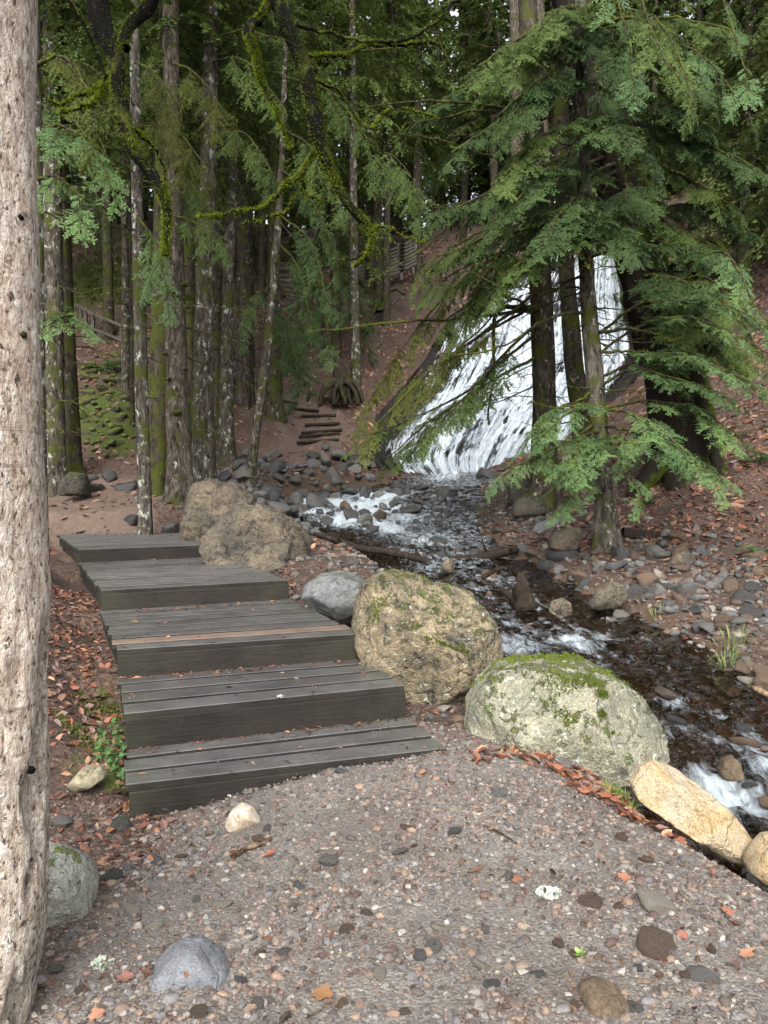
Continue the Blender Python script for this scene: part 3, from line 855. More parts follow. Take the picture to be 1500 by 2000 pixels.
quartz_m = rock_mat('quartz_rock', (0.42, 0.36, 0.27), (0.50, 0.46, 0.40), (0.36, 0.24, 0.12), (0.2, 0.15, 0.1), rnd=0, scale=5.0, bumpd=0.008, crack=0.5)
flat_m = rock_mat('olive_stone', (0.21, 0.185, 0.115), (0.27, 0.24, 0.16), (0.17, 0.15, 0.10), (0.09, 0.08, 0.05), rnd=0, scale=4.0, bumpd=0.008, moss=0.1)
dkmoss_m = rock_mat('dark_mossy_block', (0.05, 0.045, 0.036), (0.085, 0.075, 0.055), (0.04, 0.036, 0.03), (0.015, 0.013, 0.01), moss=0.55, mosscol=(0.06, 0.07, 0.015), rnd=0, scale=1.5, bumpd=0.04)

mossy_m = attrcol_mat('rock_moss', .9, .1, .3)
def boulder(label, poly, Y, depth, mat, seed, amp=0.05, chops=7, box_=0.72, sub=5, group=None, name='boulder', cat='boulder', fine=0.5, tilt=0.0, planes=(), tufts=0):
    poly = np.array(poly, float)
    c = (poly.max(0)+poly.min(0))/2
    C = W(c[0], c[1], Y)
    s = Y/1500
    dp = (poly-c)*np.array([s, -s])
    # closed outline, densified
    Q = np.concatenate([dp, dp[:1]])
    dense = np.concatenate([Q[i]+(Q[i+1]-Q[i])*np.linspace(0, 1, 24, endpoint=False)[:, None] for i in range(len(dp))])
    th = np.arctan2(dense[:, 1], dense[:, 0]); rr = np.hypot(dense[:, 0], dense[:, 1])
    o = np.argsort(th); th, rr = th[o], rr[o]
    th = np.concatenate([th-2*PI, th, th+2*PI]); rr = np.concatenate([rr]*3)
    V0, F = ico(sub)
    u, w, v = V0[:, 0], V0[:, 1], V0[:, 2]
    ang = np.arctan2(v, u); rho = np.hypot(u, v)
    Rr = np.interp(ang, th, rr)
    # outline softens towards the front and back
    Rs = np.interp(ang, th, np.convolve(rr, np.ones(41)/41, 'same'))
    Rm = Rr*smooth(0.25, 0.9, rho)+Rs*(1-smooth(0.25, 0.9, rho))
    ru = rho**box_
    x = Rm*ru*np.cos(ang); z = Rm*ru*np.sin(ang)
    y = np.sign(w)*np.abs(w)**box_*depth
    y = y+z*tilt
    P = np.stack([x, y, z], -1)
    Rmean = rr.mean()
    r_ = np.random.default_rng(seed)
    for k in range(chops):
        n = norm(r_.normal(size=3)*np.array([1, 1.1, 1])); n[1] = -abs(n[1])-0.15 if r_.random() < 0.75 else n[1]
        n = norm(n)
        dd = P@n
        lim = dd.max()*r_.uniform(0.66, 0.86)
        if abs(n[1]) < 0.45: lim = dd.max()*r_.uniform(0.9, 0.97)
        P = P-n*(np.maximum(0, dd-lim)*0.9)[:, None]
    for n, fr_ in planes:
        n = norm(np.array(n, float)); dd = P@n
        P = P-n*np.maximum(0, dd-dd.max()*fr_)[:, None]
    N = norm(P/np.array([1, max(depth/Rmean, .3), 1])**2)
    sc = 1.6/Rmean
    mk_ = .25+.75*smooth(-.15, .3, fbm(P*sc*1.3+seed*1.7, 2))
    lay = P@norm(r_.normal(size=3)*np.array([.4, .3, 1.0]))
    D = fbm(P*sc+seed, 3)*amp*Rmean*1.1+mk_*(fbm(P*sc*3.1+seed*2, 4)*amp*Rmean*fine*.8-smooth(.18, .42, fbm(P*sc*5.5+seed*3, 2))*amp*Rmean*fine*.55)-smooth(.82, 1, np.sin(lay*sc*5+fbm(P*sc*2, 2)*3))*amp*Rmean*.35
    P = P+N*(D-D.mean()*1.0)[:, None]
    me = make_mesh(name, P, F, mat)
    ob = obj(name, me, None, tuple(C))
    if tufts:
        i_ = r_.integers(0, len(P), tufts*9)
        f_ = fbm(P[i_]*sc*2.2+seed, 3)+.55*N[i_][:, 2]
        i_ = i_[f_ > np.quantile(f_, .89)]
        b_ = P[i_]+r_.normal(0, .006, (len(i_), 3))
        V, F2 = cones(b_-N[i_]*.004, b_+norm(N[i_]+r_.normal(0, .6, (len(i_), 3)))*r_.uniform(.008, .024, (len(i_), 1)), .0042)
        Cc = np.repeat(np.array([.045, .065, .008])+np.array([.10, .12, .015])*r_.random((len(i_), 1)), 4, 0)
        mo = obj('moss', make_mesh('moss', V, F2, mossy_m, Cc, None, False), ob); mo['kind'] = 'stuff'
    return tag(ob, label, cat, group)

boulder('craggy tan boulder, uppermost of the row and partly behind the larger craggy one', [(356,1062),(357,1010),(362,962),(378,944),(415,937),(455,944),(485,963),(491,985),(480,1005),(470,1062)], 10.9, .5, tan2_m, 3, .10, 6, box_=.55, fine=.7, planes=[((.2, -1, .35), .6), ((-.7, -.6, .3), .7), ((.5, -.3, .8), .78)])
boulder('rugged tan and black boulder at the end of the top wooden platform', [(404,1105),(406,1045),(428,1012),(458,991),(505,988),(548,1003),(582,1030),(600,1062),(609,1100),(598,1124),(560,1136),(490,1132)], 9.5, .75, tan2_m, 12, .10, 6, box_=.55, sub=6, fine=.75, planes=[((.15, -1, .3), .55), ((.8, -.6, .35), .7), ((-.4, -.5, .8), .76)])
boulder('smooth grey rock wedged between the craggy boulders beside the middle platform', [(589,1165),(598,1140),(628,1122),(670,1117),(706,1127),(724,1147),(722,1185),(705,1215),(680,1226),(648,1203),(612,1188)], 7.1, .36, grey_m, 21, .05, 5)
boulder('largest tan pitted boulder next to the second plank platform', [(688,1240),(692,1190),(703,1155),(730,1130),(762,1121),(802,1128),(852,1145),(905,1160),(947,1186),(972,1225),(982,1272),(976,1312),(950,1346),(918,1388),(890,1398),(845,1380),(785,1336),(735,1302),(700,1290)], 5.95, .78, tan_m, 34, .07, 5, box_=.5, sub=6, fine=.8, planes=[((-.1, -1, -.1), .62), ((.25, -.5, .85), .62), ((.85, -.6, .0), .68), ((-.75, -.55, .3), .72), ((.3, -.7, -.6), .75)], tufts=1800)
boulder('pale lichen covered boulder capped with green moss at the water edge', [(899,1445),(910,1398),(938,1352),(975,1318),(1020,1297),(1080,1300),(1130,1297),(1182,1310),(1222,1335),(1262,1370),(1297,1415),(1314,1452),(1311,1500),(1270,1530),(1180,1540),(1080,1520),(1000,1490),(905,1475)], 4.85, .62, pale_m, 41, .045, 3, box_=.5, sub=6, fine=0.75, planes=[((-.30, -.75, .62), .55), ((.62, -.66, .42), .56), ((-.85, -.6, -.1), .66), ((-.1, -1, -.1), .66), ((.1, -.2, 1), .86)], tufts=4200)
boulder('elongated ochre rock sloping along the gravel edge above the stream', [(1237,1535),(1252,1500),(1275,1488),(1302,1491),(1342,1515),(1392,1555),(1432,1590),(1456,1620),(1464,1655),(1456,1685),(1395,1665),(1330,1620),(1280,1585),(1245,1560)], 3.72, .2, ochre_m, 52, .05, 5, sub=6, fine=.9, planes=[((-.45, -.85, .35), .55), ((.4, -.3, .85), .7)])
boulder('grey green mossy rock at the foot of the pale barked trunk', [(40,1720),(70,1652),(112,1668),(148,1690),(168,1718),(176,1755),(175,1810),(165,1850),(110,1865),(40,1850)], 2.8, .22, greyg_m, 63, .07, 8, box_=0.8)
boulder('blue grey granite rock half sunk in the gravel path', [(288,1925),(298,1888),(316,1867),(347,1851),(388,1849),(412,1870),(442,1890),(456,1908),(440,1945),(370,1960),(300,1952)], 2.45, .13, blue_m, 74, .04, 6)
boulder('flat wet brown rock sunk level in the path gravel', [(1128,1960),(1138,1930),(1166,1922),(1202,1934),(1234,1960),(1245,1990),(1200,2010),(1150,2003)], 2.3, .09, brown_m, 85, .04, 3, sub=4)
boulder('flat olive slab lying on the soil beside the lowest steps', [(130,1535),(160,1500),(198,1498),(207,1518),(182,1536),(150,1545)], 4.02, .09, flat_m, 91, .05, 5, sub=4, name='stone', cat='stone')
boulder('white and orange quartz stone in the gravel before the stairway', [(439,1612),(449,1585),(470,1571),(491,1580),(510,1607),(490,1625),(450,1625)], 3.7, .08, quartz_m, 97, .05, 7, sub=4, name='stone', cat='stone')
boulder('brown rock beside the tip of the ochre rock at the frame edge', [(1460,1700),(1472,1660),(1500,1636),(1560,1632),(1600,1700),(1540,1730),(1480,1722)], 3.45, .14, ochre_m, 99, .06, 5, sub=4)
boulder('mossy dark block on the bank beside the mossy dark trunk', [(992,985),(995,942),(1010,932),(1050,930),(1062,950),(1060,985),(1030,1000)], 13.2, .3, dkmoss_m, 111, .08, 7, sub=4)
boulder('lower moss patched block under the dark trunk flare', [(998,1005),(1003,978),(1030,966),(1060,972),(1066,1005),(1030,1018)], 12.6, .3, dkmoss_m, 117, .08, 7, sub=4)
boulder('brown angular boulder under the slim grey trunk', [(1072,1070),(1080,1042),(1105,1030),(1130,1030),(1136,1055),(1125,1076),(1095,1080)], 10.2, .2, tan2_m, 121, .08, 8, sub=4)
boulder('flat grey slab leaning on the bank near the slim grey trunk', [(1040,1038),(1050,1022),(1090,1010),(1098,1015),(1080,1030),(1050,1042)], 10.9, .2, grey_m, 131, .04, 4, sub=4)
boulder('ochre boulder rising from the bank stones at the water edge', [(1150,1185),(1165,1155),(1195,1135),(1218,1140),(1222,1165),(1205,1185),(1170,1192)], 8.3, .2, tan2_m, 141, .06, 7, sub=4)
boulder('small tan rock standing in the stream behind the little cascade', [(1071,1195),(1078,1175),(1098,1166),(1115,1178),(1117,1200),(1095,1210)], 7.95, .1, tan2_m, 146, .07, 6, sub=4)
boulder('rusty rock in the white water next to the ochre rock', [(1404,1505),(1412,1485),(1430,1476),(1446,1490),(1447,1520),(1425,1530),(1408,1524)], 4.6, .08, brown_m, 148, .08, 6, sub=4)
boulder('tan rock among the grey stones of the far bank', [(1308,1100),(1318,1082),(1335,1073),(1355,1085),(1360,1105),(1340,1116),(1315,1112)], 9.3, .12, tan2_m, 149, .06, 6, sub=4)
boulder('dark mossy rock at the path edge between far trunks', [(112,968),(120,940),(140,922),(165,925),(172,945),(170,968)], 14.6, .3, dkmoss_m, 151, .06, 7, sub=4)
boulder('broken tan rock at the water edge behind the largest boulder', [(858,1112),(870,1090),(882,1090),(889,1112),(880,1122)], 9.9, .1, tan2_m, 153, .06, 5, sub=3)

# ------------------------------------------------------------------ stones, one by one
stone_mats = {
 'grey': rock_mat('stone_grey', (0.10, 0.10, 0.10), (0.145, 0.142, 0.135), (0.078, 0.08, 0.08), (0.03, 0.03, 0.03), rnd=0.55, scale=5, bumpd=0.012, rough=0.7),
 'dark': rock_mat('stone_dark', (0.035, 0.036, 0.038), (0.06, 0.06, 0.058), (0.03, 0.03, 0.03), (0.012, 0.012, 0.012), rnd=0.4, scale=5, bumpd=0.012, wet=True),
 'brown': rock_mat('stone_brown', (0.10, 0.072, 0.05), (0.15, 0.11, 0.08), (0.08, 0.055, 0.04), (0.035, 0.026, 0.02), rnd=0.5, scale=5, bumpd=0.012),
 'pale': rock_mat('stone_pale', (0.22, 0.195, 0.16), (0.29, 0.265, 0.225), (0.17, 0.15, 0.125), (0.08, 0.07, 0.056), rnd=0.2, scale=5, bumpd=0.01),
 'mossy': rock_mat('stone_mossy', (0.05, 0.045, 0.036), (0.08, 0.07, 0.055), (0.04, 0.035, 0.028), (0.02, 0.017, 0.013), moss=0.95, mosscol=(0.085, 0.11, 0.015), rnd=0.2, scale=3, bumpd=0.03),
 'halfmoss': rock_mat('stone_halfmoss', (0.065, 0.066, 0.062), (0.095, 0.095, 0.088), (0.05, 0.05, 0.047), (0.02, 0.02, 0.018), moss=0.32, mosscol=(0.06, 0.075, 0.015), rnd=0.4, scale=4, bumpd=0.015),
}
protos = []
for k in range(12):
    r_ = np.random.default_rng(300+k)
    V, F = ico(3)
    P = V*np.array([1, r_.uniform(.6, .95), r_.uniform(.45, .85)])
    for c in range(8):
        n = norm(r_.normal(size=3)); dd = P@n
        P = P-n*np.maximum(0, dd-dd.max()*r_.uniform(.5, .8))[:, None]
    P = P*(1+fbm(P*2.2+k*5, 3)*0.14)[:, None]
    P = P/np.abs(P[:, 0]).max()
    me = make_mesh('stone', P, F, stone_mats['grey'])
    protos.append(me)
def put_stone(p, w, mat, label, group, flat=1.0, sink=0.35, name='stone', cat='stone', tilt=0.35):
    me = protos[rng.integers(len(protos))]
    o = obj(name, me, None, (0, 0, 0), (rng.normal()*tilt, rng.normal()*tilt, rng.uniform(0, 6.28)), (w/2*rng.uniform(.9, 1.15), w/2*rng.uniform(.85, 1.1), w/2*rng.uniform(.75, 1.15)*flat))
    o.location = (p[0], p[1], p[2]+w/2*0.6*flat*(1-2*sink))
    o.material_slots[0].link = 'OBJECT'; o.material_slots[0].material = stone_mats[mat]
    return tag(o, label, cat, group)
def in_poly(poly, n, mind, seed, tries=6000):
    r_ = np.random.default_rng(seed)
    poly = np.array(poly, float)
    lo, hi = poly.min(0), poly.max(0)
    out = []
    for _ in range(tries):
        if len(out) >= n: break
        p = lo+(hi-lo)*r_.random(2)
        inside = False
        j = len(poly)-1
        for i in range(len(poly)):
            if (poly[i][1] > p[1]) != (poly[j][1] > p[1]) and p[0] < (poly[j][0]-poly[i][0])*(p[1]-poly[i][1])/(poly[j][1]-poly[i][1])+poly[i][0]: inside = not inside
            j = i
        if not inside: continue
        md = mind(p) if callable(mind) else mind
        if all((p[0]-q[0])**2+((p[1]-q[1])*1.6)**2 > md*md for q in out): out.append(p)
    return np.array(out)
MATWORD = {'grey': 'grey', 'dark': 'dark wet', 'brown': 'brown', 'pale': 'pale', 'mossy': 'moss covered', 'halfmoss': 'partly mossy grey'}
def sizeword(px): return 'small' if px < 18 else ('mid-sized' if px < 30 else 'large')
SMALL = {}
LEVEL = []
def scatter_stones(poly, n, mind, smin, smax, mats, where, group, seed, flat=1.0, lift=0.0, name='stone', cat='stone', sink=0.35, single=27, level=False):
    pp = in_poly(poly, n, mind, seed)
    Q, ok = G(pp[:, 0], pp[:, 1])
    r_ = np.random.default_rng(seed+1)
    keys = list(mats); pr = np.array([mats[k] for k in keys]); pr = pr/pr.sum()
    for p, q, o in zip(pp, Q, ok):
        if not o: continue
        px = smin+(smax-smin)*r_.random()**1.9
        mk = keys[r_.choice(len(keys), p=pr)]
        w = px*q[1]/1500
        q = q+np.array([0, 0, lift*r_.random()])
        if level:
            d_, z_, h_, k_ = stream_dist(q[0:1], q[1:2])
            if d_[0] < h_[0]*1.3: q[2] = max(q[2], z_[0]+.01); LEVEL.append((q[0], q[1], w))
        if px < single:
            SMALL.setdefault(mk, []).append((q, w, flat, sink)); continue
        put_stone(q, w, mk, f'{sizeword(px)} {MATWORD[mk]} stone {where}', group, flat, sink, name, cat)
# the heap at the head of the stream
scatter_stones([(425,905),(520,888),(590,905),(640,882),(720,905),(725,930),(690,950),(620,958),(560,985),(500,985),(470,950),(425,940)], 95, 12, 18, 54, {'dark': 2, 'grey': 4, 'halfmoss': 2}, 'in the heap at the head of the stream', 'stones heaped above the stream', 401, .95, .12)
scatter_stones([(500,955),(560,975),(620,1010),(700,1050),(690,1085),(620,1075),(560,1020),(500,1000)], 26, 20, 18, 46, {'dark': 2, 'grey': 3, 'brown': 1}, 'on the bank behind the craggy boulders', 'stones behind the craggy boulders', 402, .8)
scatter_stones([(215,1005),(280,980),(360,1000),(360,1040),(320,1050),(215,1035)], 17, 20, 30, 62, {'dark': 2, 'grey': 3, 'brown': 1}, 'at the foot of the slender pale trunk', 'stones by the top platform', 403, .8)
scatter_stones([(85,955),(180,940),(300,935),(320,960),(250,965),(90,972)], 11, 26, 26, 55, {'dark': 2, 'halfmoss': 3}, 'edging the path below the slope', 'stones edging the path', 404, .9)
scatter_stones([(490,905),(535,872),(550,880),(520,912)], 5, 16, 22, 34, {'halfmoss': 1}, 'lining the trail to the log steps', 'stones lining the trail', 405)
# in the water
scatter_stones([(560,955),(720,940),(880,955),(900,1000),(860,1060),(780,1050),(690,1030),(600,1005)], 80, 12, 12, 48, {'dark': 5, 'grey': 1, 'brown': 1}, 'amid the white water of the upper stream', 'stones in the upper stream', 406, .8, level=True)
scatter_stones([(830,1060),(930,1075),(1030,1150),(1130,1230),(1260,1330),(1180,1310),(1020,1240),(900,1130)], 30, 24, 14, 40, {'dark': 5, 'brown': 2}, 'breaking the water of the middle stream', 'stones in the middle stream', 407, .7, level=True)
scatter_stones([(1250,1340),(1400,1380),(1500,1440),(1500,1600),(1420,1560),(1330,1450)], 11, 45, 18, 60, {'dark': 3, 'brown': 3}, 'under water beside the ochre rock', 'stones in the lower stream', 408, .6, sink=.5, level=True)
# far bank
scatter_stones([(1010,1060),(1110,1085),(1200,1075),(1300,1035),(1400,1050),(1500,1075),(1500,1190),(1330,1215),(1230,1195),(1130,1165),(1060,1110)], 170, 14, 14, 58, {'dark': 2, 'grey': 4, 'brown': 3, 'pale': .2, 'halfmoss': 1}, 'on the upper far bank of the stream', 'stones on the upper far bank', 409, .75, single=36)
scatter_stones([(1160,1180),(1300,1215),(1500,1190),(1500,1370),(1400,1345),(1310,1320),(1230,1250)], 100, 16, 14, 60, {'dark': 1, 'grey': 3, 'brown': 4, 'pale': .5}, 'on the lower far bank of the stream', 'stones on the lower far bank', 410, .7, single=38)
scatter_stones([(920,950),(1000,960),(1060,1010),(1040,1060),(960,1040),(900,1000)], 18, 22, 14, 46, {'dark': 2, 'grey': 2, 'halfmoss': 2}, 'under the mossy dark trunk by the waterfall', 'stones below the waterfall', 411, .7)
scatter_stones([(840,905),(920,890),(1030,890),(1040,920),(950,945),(850,945)], 14, 22, 22, 60, {'dark': 4, 'halfmoss': 2}, 'at the foot of the waterfall', 'stones at the foot of the waterfall', 412, .7)
# mossy slope
scatter_stones([(152,740),(190,690),(262,720),(262,850),(240,890),(152,890)], 75, 11, 14, 34, {'mossy': 1}, 'on the slope behind the first trunks', 'mossy stones on the slope', 413, .8, name='mossy_stone', cat='stone')
# loose in the path
EXPL = [(375,1655,34,'dark','black oblong stone lying loose on the gravel path'),(305,1688,46,'grey','oval grey stone sunk in the gravel below the black one'),(215,1722,78,'halfmoss','broad flat grey stone beside the mossy rock at the trunk foot'),(270,1722,24,'grey','round grey pebble beside the broad flat stone'),(305,1808,42,'pale','flat pale grey stone above the blue granite rock'),(815,1490,34,'pale','white stone next to the end of the lowest plank'),(630,1500,40,'grey','blue grey stone before the lowest plank'),(665,1510,36,'grey','second grey stone before the lowest plank'),(405,1550,54,'brown','tan brown stone against the lowest riser'),(330,1580,42,'grey','dark grey stone at the corner of the lowest riser'),(385,1542,36,'pale','pale tan stone against the lowest riser'),(970,1550,40,'grey','light grey angular stone alone in the gravel'),(640,1685,60,'grey','flat charcoal slate piece in the gravel'),(1280,1765,84,'pale','flat cream coloured stone wedge in the gravel'),(1275,1845,110,'brown','broad brownish slab beside the cream wedge'),(1370,1905,64,'grey','grey chunk near the lower corner of the path'),(820,1870,46,'grey','grey white speckled stone in the lower gravel'),(845,1855,36,'grey','dark stone touching the speckled one'),(790,1975,28,'grey','oval dark pebble at the lowest edge of the path'),(1240,1965,30,'grey','bluish stone beside the sunk brown rock'),(1165,1650,34,'pale','cream pebble in the gravel below the leaves'),(240,1612,62,'halfmoss','long ribbed grey stone beside the trunk'),(120,1610,50,'grey','grey oval stone among the leaves beside the trunk'),(430,1768,42,'pale','sandy yellow stone crumbling in the path'),(1160,1760,60,'brown','rusty flat stone in the path'),(505,1640,40,'brown','ochre stone chip in the path'),(1405,1530,90,'brown','drowned brown rock under the clear water'),(1170,1105,28,'pale','pale pebble on the far bank under the slim trunk'),(110,1900,30,'grey','grey stone by the base of the pale trunk'),(1470,1336,70,'grey','blue grey slab at the water edge of the far bank'),(1325,1320,30,'pale','white stone at the water edge of the far bank'),(1090,1290,44,'dark','dark wet stone behind the pale mossy boulder')]
for px, py, s, mk, lab in EXPL:
    p = g1(px, py)
    put_stone(p, s*p[1]/1500, mk, lab, None, .55, .3, tilt=.15)
scatter_stones([(100,1600),(500,1620),(1000,1530),(1200,1600),(1480,1720),(1490,1990),(150,1990),(120,1800)], 150, 34, 12, 40, {'grey': 5, 'brown': 5, 'pale': 3}, 'scattered on the gravel path', 'loose stones on the path', 414, .6)

for mk, L_ in SMALL.items():          # the many smaller stones
    g = Geo(); r_ = np.random.default_rng(len(L_))
    for q, w, fl_, sk_ in L_:
        V, F = ico(2)
        P = V*np.array([1, r_.uniform(.6, .95), r_.uniform(.45, .85)])
        for c in range(6):
            n = norm(r_.normal(size=3)); dd = P@n
            P = P-n*np.maximum(0, dd-dd.max()*r_.uniform(.5, .8))[:, None]
        a = r_.uniform(0, 6.28); t_ = r_.normal()*.3
        M = np.array(Matrix.Rotation(a, 3, 'Z') @ Matrix.Rotation(t_, 3, 'X'))
        g.add((P*w/2)@M.T+q+np.array([0, 0, w*.3*fl_*(1-2*sk_)]), F)
    tag(obj('small_stones', g.mesh('small_stones', stone_mats[mk])), kind='stuff')

# white water where the current meets the stones
fx_, fy_, f2_ = wx.ravel(), wy.ravel(), foam.ravel().copy()
tg_ = norm(SPd[:, :2]*0+np.gradient(SPd[:, :2], axis=0))
for x_, y_, w_ in LEVEL:
    k_ = int(np.argmin((SPd[:, 0]-x_)**2+(SPd[:, 1]-y_)**2)); t_ = tg_[k_]
    lo_, hi_ = max(0, k_-60)*NV, min(NU, k_+90)*NV
    dx_, dy_ = fx_[lo_:hi_]-x_, fy_[lo_:hi_]-y_
    al_ = dx_*t_[0]+dy_*t_[1]; ac_ = -dx_*t_[1]+dy_*t_[0]
    s_ = np.where(al_ > 0, w_*1.9, w_*.55)
    f2_[lo_:hi_] = np.maximum(f2_[lo_:hi_], .72*np.exp(-(al_/s_)**2-(ac_/(w_*.75))**2))
wme.attributes['foam'].data.foreach_set('value', f2_.astype(np.float32))

# ------------------------------------------------------------------ gravel: pebbles by the ten thousand
def pebbles(n, xy, rad, seed, sub, cols, name, mat, flat=(.5, .85), jit=.16, sm=False):
    r_ = np.random.default_rng(seed)
    V, F = ico(sub)
    n = len(xy)
    z = H(xy[:, 0], xy[:, 1])
    sc = rad[:, None]*np.stack([r_.uniform(.8, 1.3, n), r_.uniform(.7, 1.1, n), r_.uniform(*flat, n)], -1)
    P = V[None]*(1+r_.normal(0, jit, (n, len(V), 1)))*sc[:, None]
    a = r_.uniform(0, 2*PI, n); ca, sa = np.cos(a)[:, None], np.sin(a)[:, None]
    t = r_.normal(0, .25, n)[:, None]
    x, y, zz = P[..., 0], P[..., 1], P[..., 2]
    y, zz = y*np.cos(t)-zz*np.sin(t), y*np.sin(t)+zz*np.cos(t)
    X = x*ca-y*sa+xy[:, 0:1]; Y = x*sa+y*ca+xy[:, 1:2]; Z = zz+(z+rad*.12)[:, None]
    P = np.stack([X, Y, Z], -1).reshape(-1, 3)
    FF = (F[None]+(np.arange(n)*len(V))[:, None, None]).reshape(-1, 3)
    C = np.repeat(cols[r_.integers(len(cols), size=n)]*r_.uniform(.7, 1.2, (n, 1)), len(V), 0)
    return tag(obj(name, make_mesh(name, P, FF, mat, C, None, sm)), kind='stuff')
pebm = attrcol_mat('pebble', .8, .3, 0, .5, 140)
PC = np.array([(.15,.13,.12),(.11,.10,.10),(.20,.18,.165),(.10,.072,.062),(.17,.12,.095),(.25,.235,.215),(.14,.135,.135),(.08,.068,.062),(.13,.10,.085),(.115,.112,.118),(.2,.15,.115),(.09,.075,.068)])
def gravel_xy(n, x0, x1, y0, y1, seed, keep):
    r_ = np.random.default_rng(seed)
    xy = np.stack([r_.uniform(x0, x1, n), r_.uniform(y0, y1, n)], -1)
    return xy[r_.random(n) < keep(xy[:, 0], xy[:, 1])]
def kp(x, y): return np.clip(pathmask(x, y)*(y < 5.4)+.22*(x < -.9)*(y < 5), 0, 1)*(0.36+0.64*smooth(-.2, .35, fbm(np.stack([x*1.5, y*1.5, 0*x], -1), 3)))
xy = gravel_xy(125000, -1.7, 3.0, 1.55, 5.3, 61, kp)
r_ = np.random.default_rng(62)
rad_ = .0028+.0032*np.clip(r_.pareto(1.9, len(xy)), 0, 4.2)
sm_ = rad_ < .0062
pebbles(0, xy[sm_], rad_[sm_]*1.25, 60, 0, PC*np.array([.86, .83, .78]), 'gravel', pebm, (.45, .9), .22)
xy = xy[~sm_]; rad_ = rad_[~sm_]
pebbles(0, xy, rad_, 63, 1, PC*np.array([.88, .85, .80]), 'gravel', pebm, (.35, .8), .24)
xy = gravel_xy(2300, -1.5, 3.0, 1.6, 5.0, 64, kp)
pebbles(0, xy, .008+.007*np.clip(r_.pareto(2.0, len(xy)), 0, 2.2), 65, 2, PC*np.array([.92, .89, .84]), 'gravel', pebm, (.3, .7), .10, True)
# pebbles along the far bank and the bed of the stream
def kb(x, y):
    d, z, h, k = stream_dist(x, y)
    return (1-smooth(h*1.6, h*4.6, d))*(0.5+.5*smooth(-.2, .3, fbm(np.stack([x*.9, y*.9, 0*x], -1), 2)))*np.where((x < 1.6) & (y < 5.0), 0, 1)
xy = gravel_xy(32000, -3.5, 7.5, 3.6, 18.5, 66, kb)
BC = np.array([(.075,.07,.066),(.055,.055,.056),(.1,.085,.07),(.085,.06,.045),(.13,.115,.095),(.05,.045,.04),(.11,.075,.05),(.06,.058,.058),(.17,.15,.13)])
pebbles(0, xy, .016+.016*np.clip(r_.pareto(2.0, len(xy)), 0, 2.8), 67, 1, BC, 'gravel', pebm, (.35, .75), .2)

# ------------------------------------------------------------------ fallen leaves
leafm = attrcol_mat('dead_leaf', .6, .35, .15)
LC = np.array([(.20,.075,.04),(.15,.055,.032),(.27,.115,.055),(.11,.05,.035),(.23,.12,.07),(.32,.17,.09),(.09,.045,.03),(.17,.085,.06),(.26,.09,.045),(.20,.13,.10)])
def litter(name, xy, size, seed, cols, upr=.35, lift=.01):
    r_ = np.random.default_rng(seed)
    n = len(xy)
    base = np.array([(-1, 0, 0), (-.35, .5, 0), (.4, .45, 0), (1, 0, 0), (.4, -.45, 0), (-.35, -.5, 0)], float)
    F = np.array([[0, 3, 1], [3, 2, 1], [0, 5, 3], [3, 5, 4]])
    curl = r_.uniform(.1, .7, (n, 1)); bend = r_.uniform(-.35, .35, (n, 1))
    P = np.repeat(base[None], n, 0)*1.0
    P[..., 2] = np.abs(P[..., 1])*curl+P[..., 0]**2*bend
    P[..., 1] *= r_.uniform(.7, 1.1, (n, 1))
    P *= (size*r_.uniform(.35, 1.4, n))[:, None, None]
    for (i, j, s) in ((1, 2, upr), (0, 2, upr), (0, 1, 9)):
        a = r_.normal(0, s, n)[:, None]; ca, sa = np.cos(a), np.sin(a)
        u, w = P[..., i].copy(), P[..., j].copy()
        P[..., i] = u*ca-w*sa; P[..., j] = u*sa+w*ca
    # follow the slope
    e = .08
    z = H(xy[:, 0], xy[:, 1])
    sx = (Hs(xy[:, 0]+e, xy[:, 1])-Hs(xy[:, 0]-e, xy[:, 1]))/(2*e); sy = (Hs(xy[:, 0], xy[:, 1]+e)-Hs(xy[:, 0], xy[:, 1]-e))/(2*e)
    Z = P[..., 2]+z[:, None]+lift*size.max()/.05+P[..., 0]*sx[:, None]+P[..., 1]*sy[:, None]
    V = np.stack([P[..., 0]+xy[:, 0:1], P[..., 1]+xy[:, 1:2], Z], -1).reshape(-1, 3)
    FF = (F[None]+(np.arange(n)*6)[:, None, None]).reshape(-1, 3)
    C = np.repeat(cols[r_.integers(len(cols), size=n)]*r_.uniform(.5, 1.25, (n, 1)), 6, 0)
    return tag(obj(name, make_mesh(name, V, FF, leafm, C, None, False)), kind='stuff')
def leaf_keep(x, y):
    pmv = pathmask(x, y); d, z, h, k = stream_dist(x, y)
    mv = blobs(x, y, MOSSB); dv = blobs(x, y, DARKB)
    cl = .25+.75*smooth(-.3, .25, fbm(np.stack([x*.8, y*.8, 0*x+4], -1), 3))
    return np.clip(1-pmv*1.05, 0, 1)*smooth(h*1.05, h*1.9, d)*cl*(1-.75*mv)*(1-.8*dv)
xy = gravel_xy(60000, -15, 14, 10, 36, 71, leaf_keep)
litter('leaf_litter', xy, np.full(len(xy), .068), 72, LC*np.array([.85, .98, 1.15]))
xy = gravel_xy(9000, 1.0, 9, 8.2, 17, 73, leaf_keep)
litter('leaf_litter', xy, np.full(len(xy), .045), 74, LC*np.array([.66, .74, .85]))
xy = gravel_xy(7500, -3.4, -.95, 3.2, 9.5, 75, lambda x, y: np.clip(leaf_keep(x, y)*1.4, 0, 1)*np.all([quad_dist(q_, x, y) < .02 for q_, z_ in STEPQ], 0))
litter('leaf_litter', xy, np.full(len(xy), .030), 76, LC*np.array([.85, .92, 1.0]), .4)
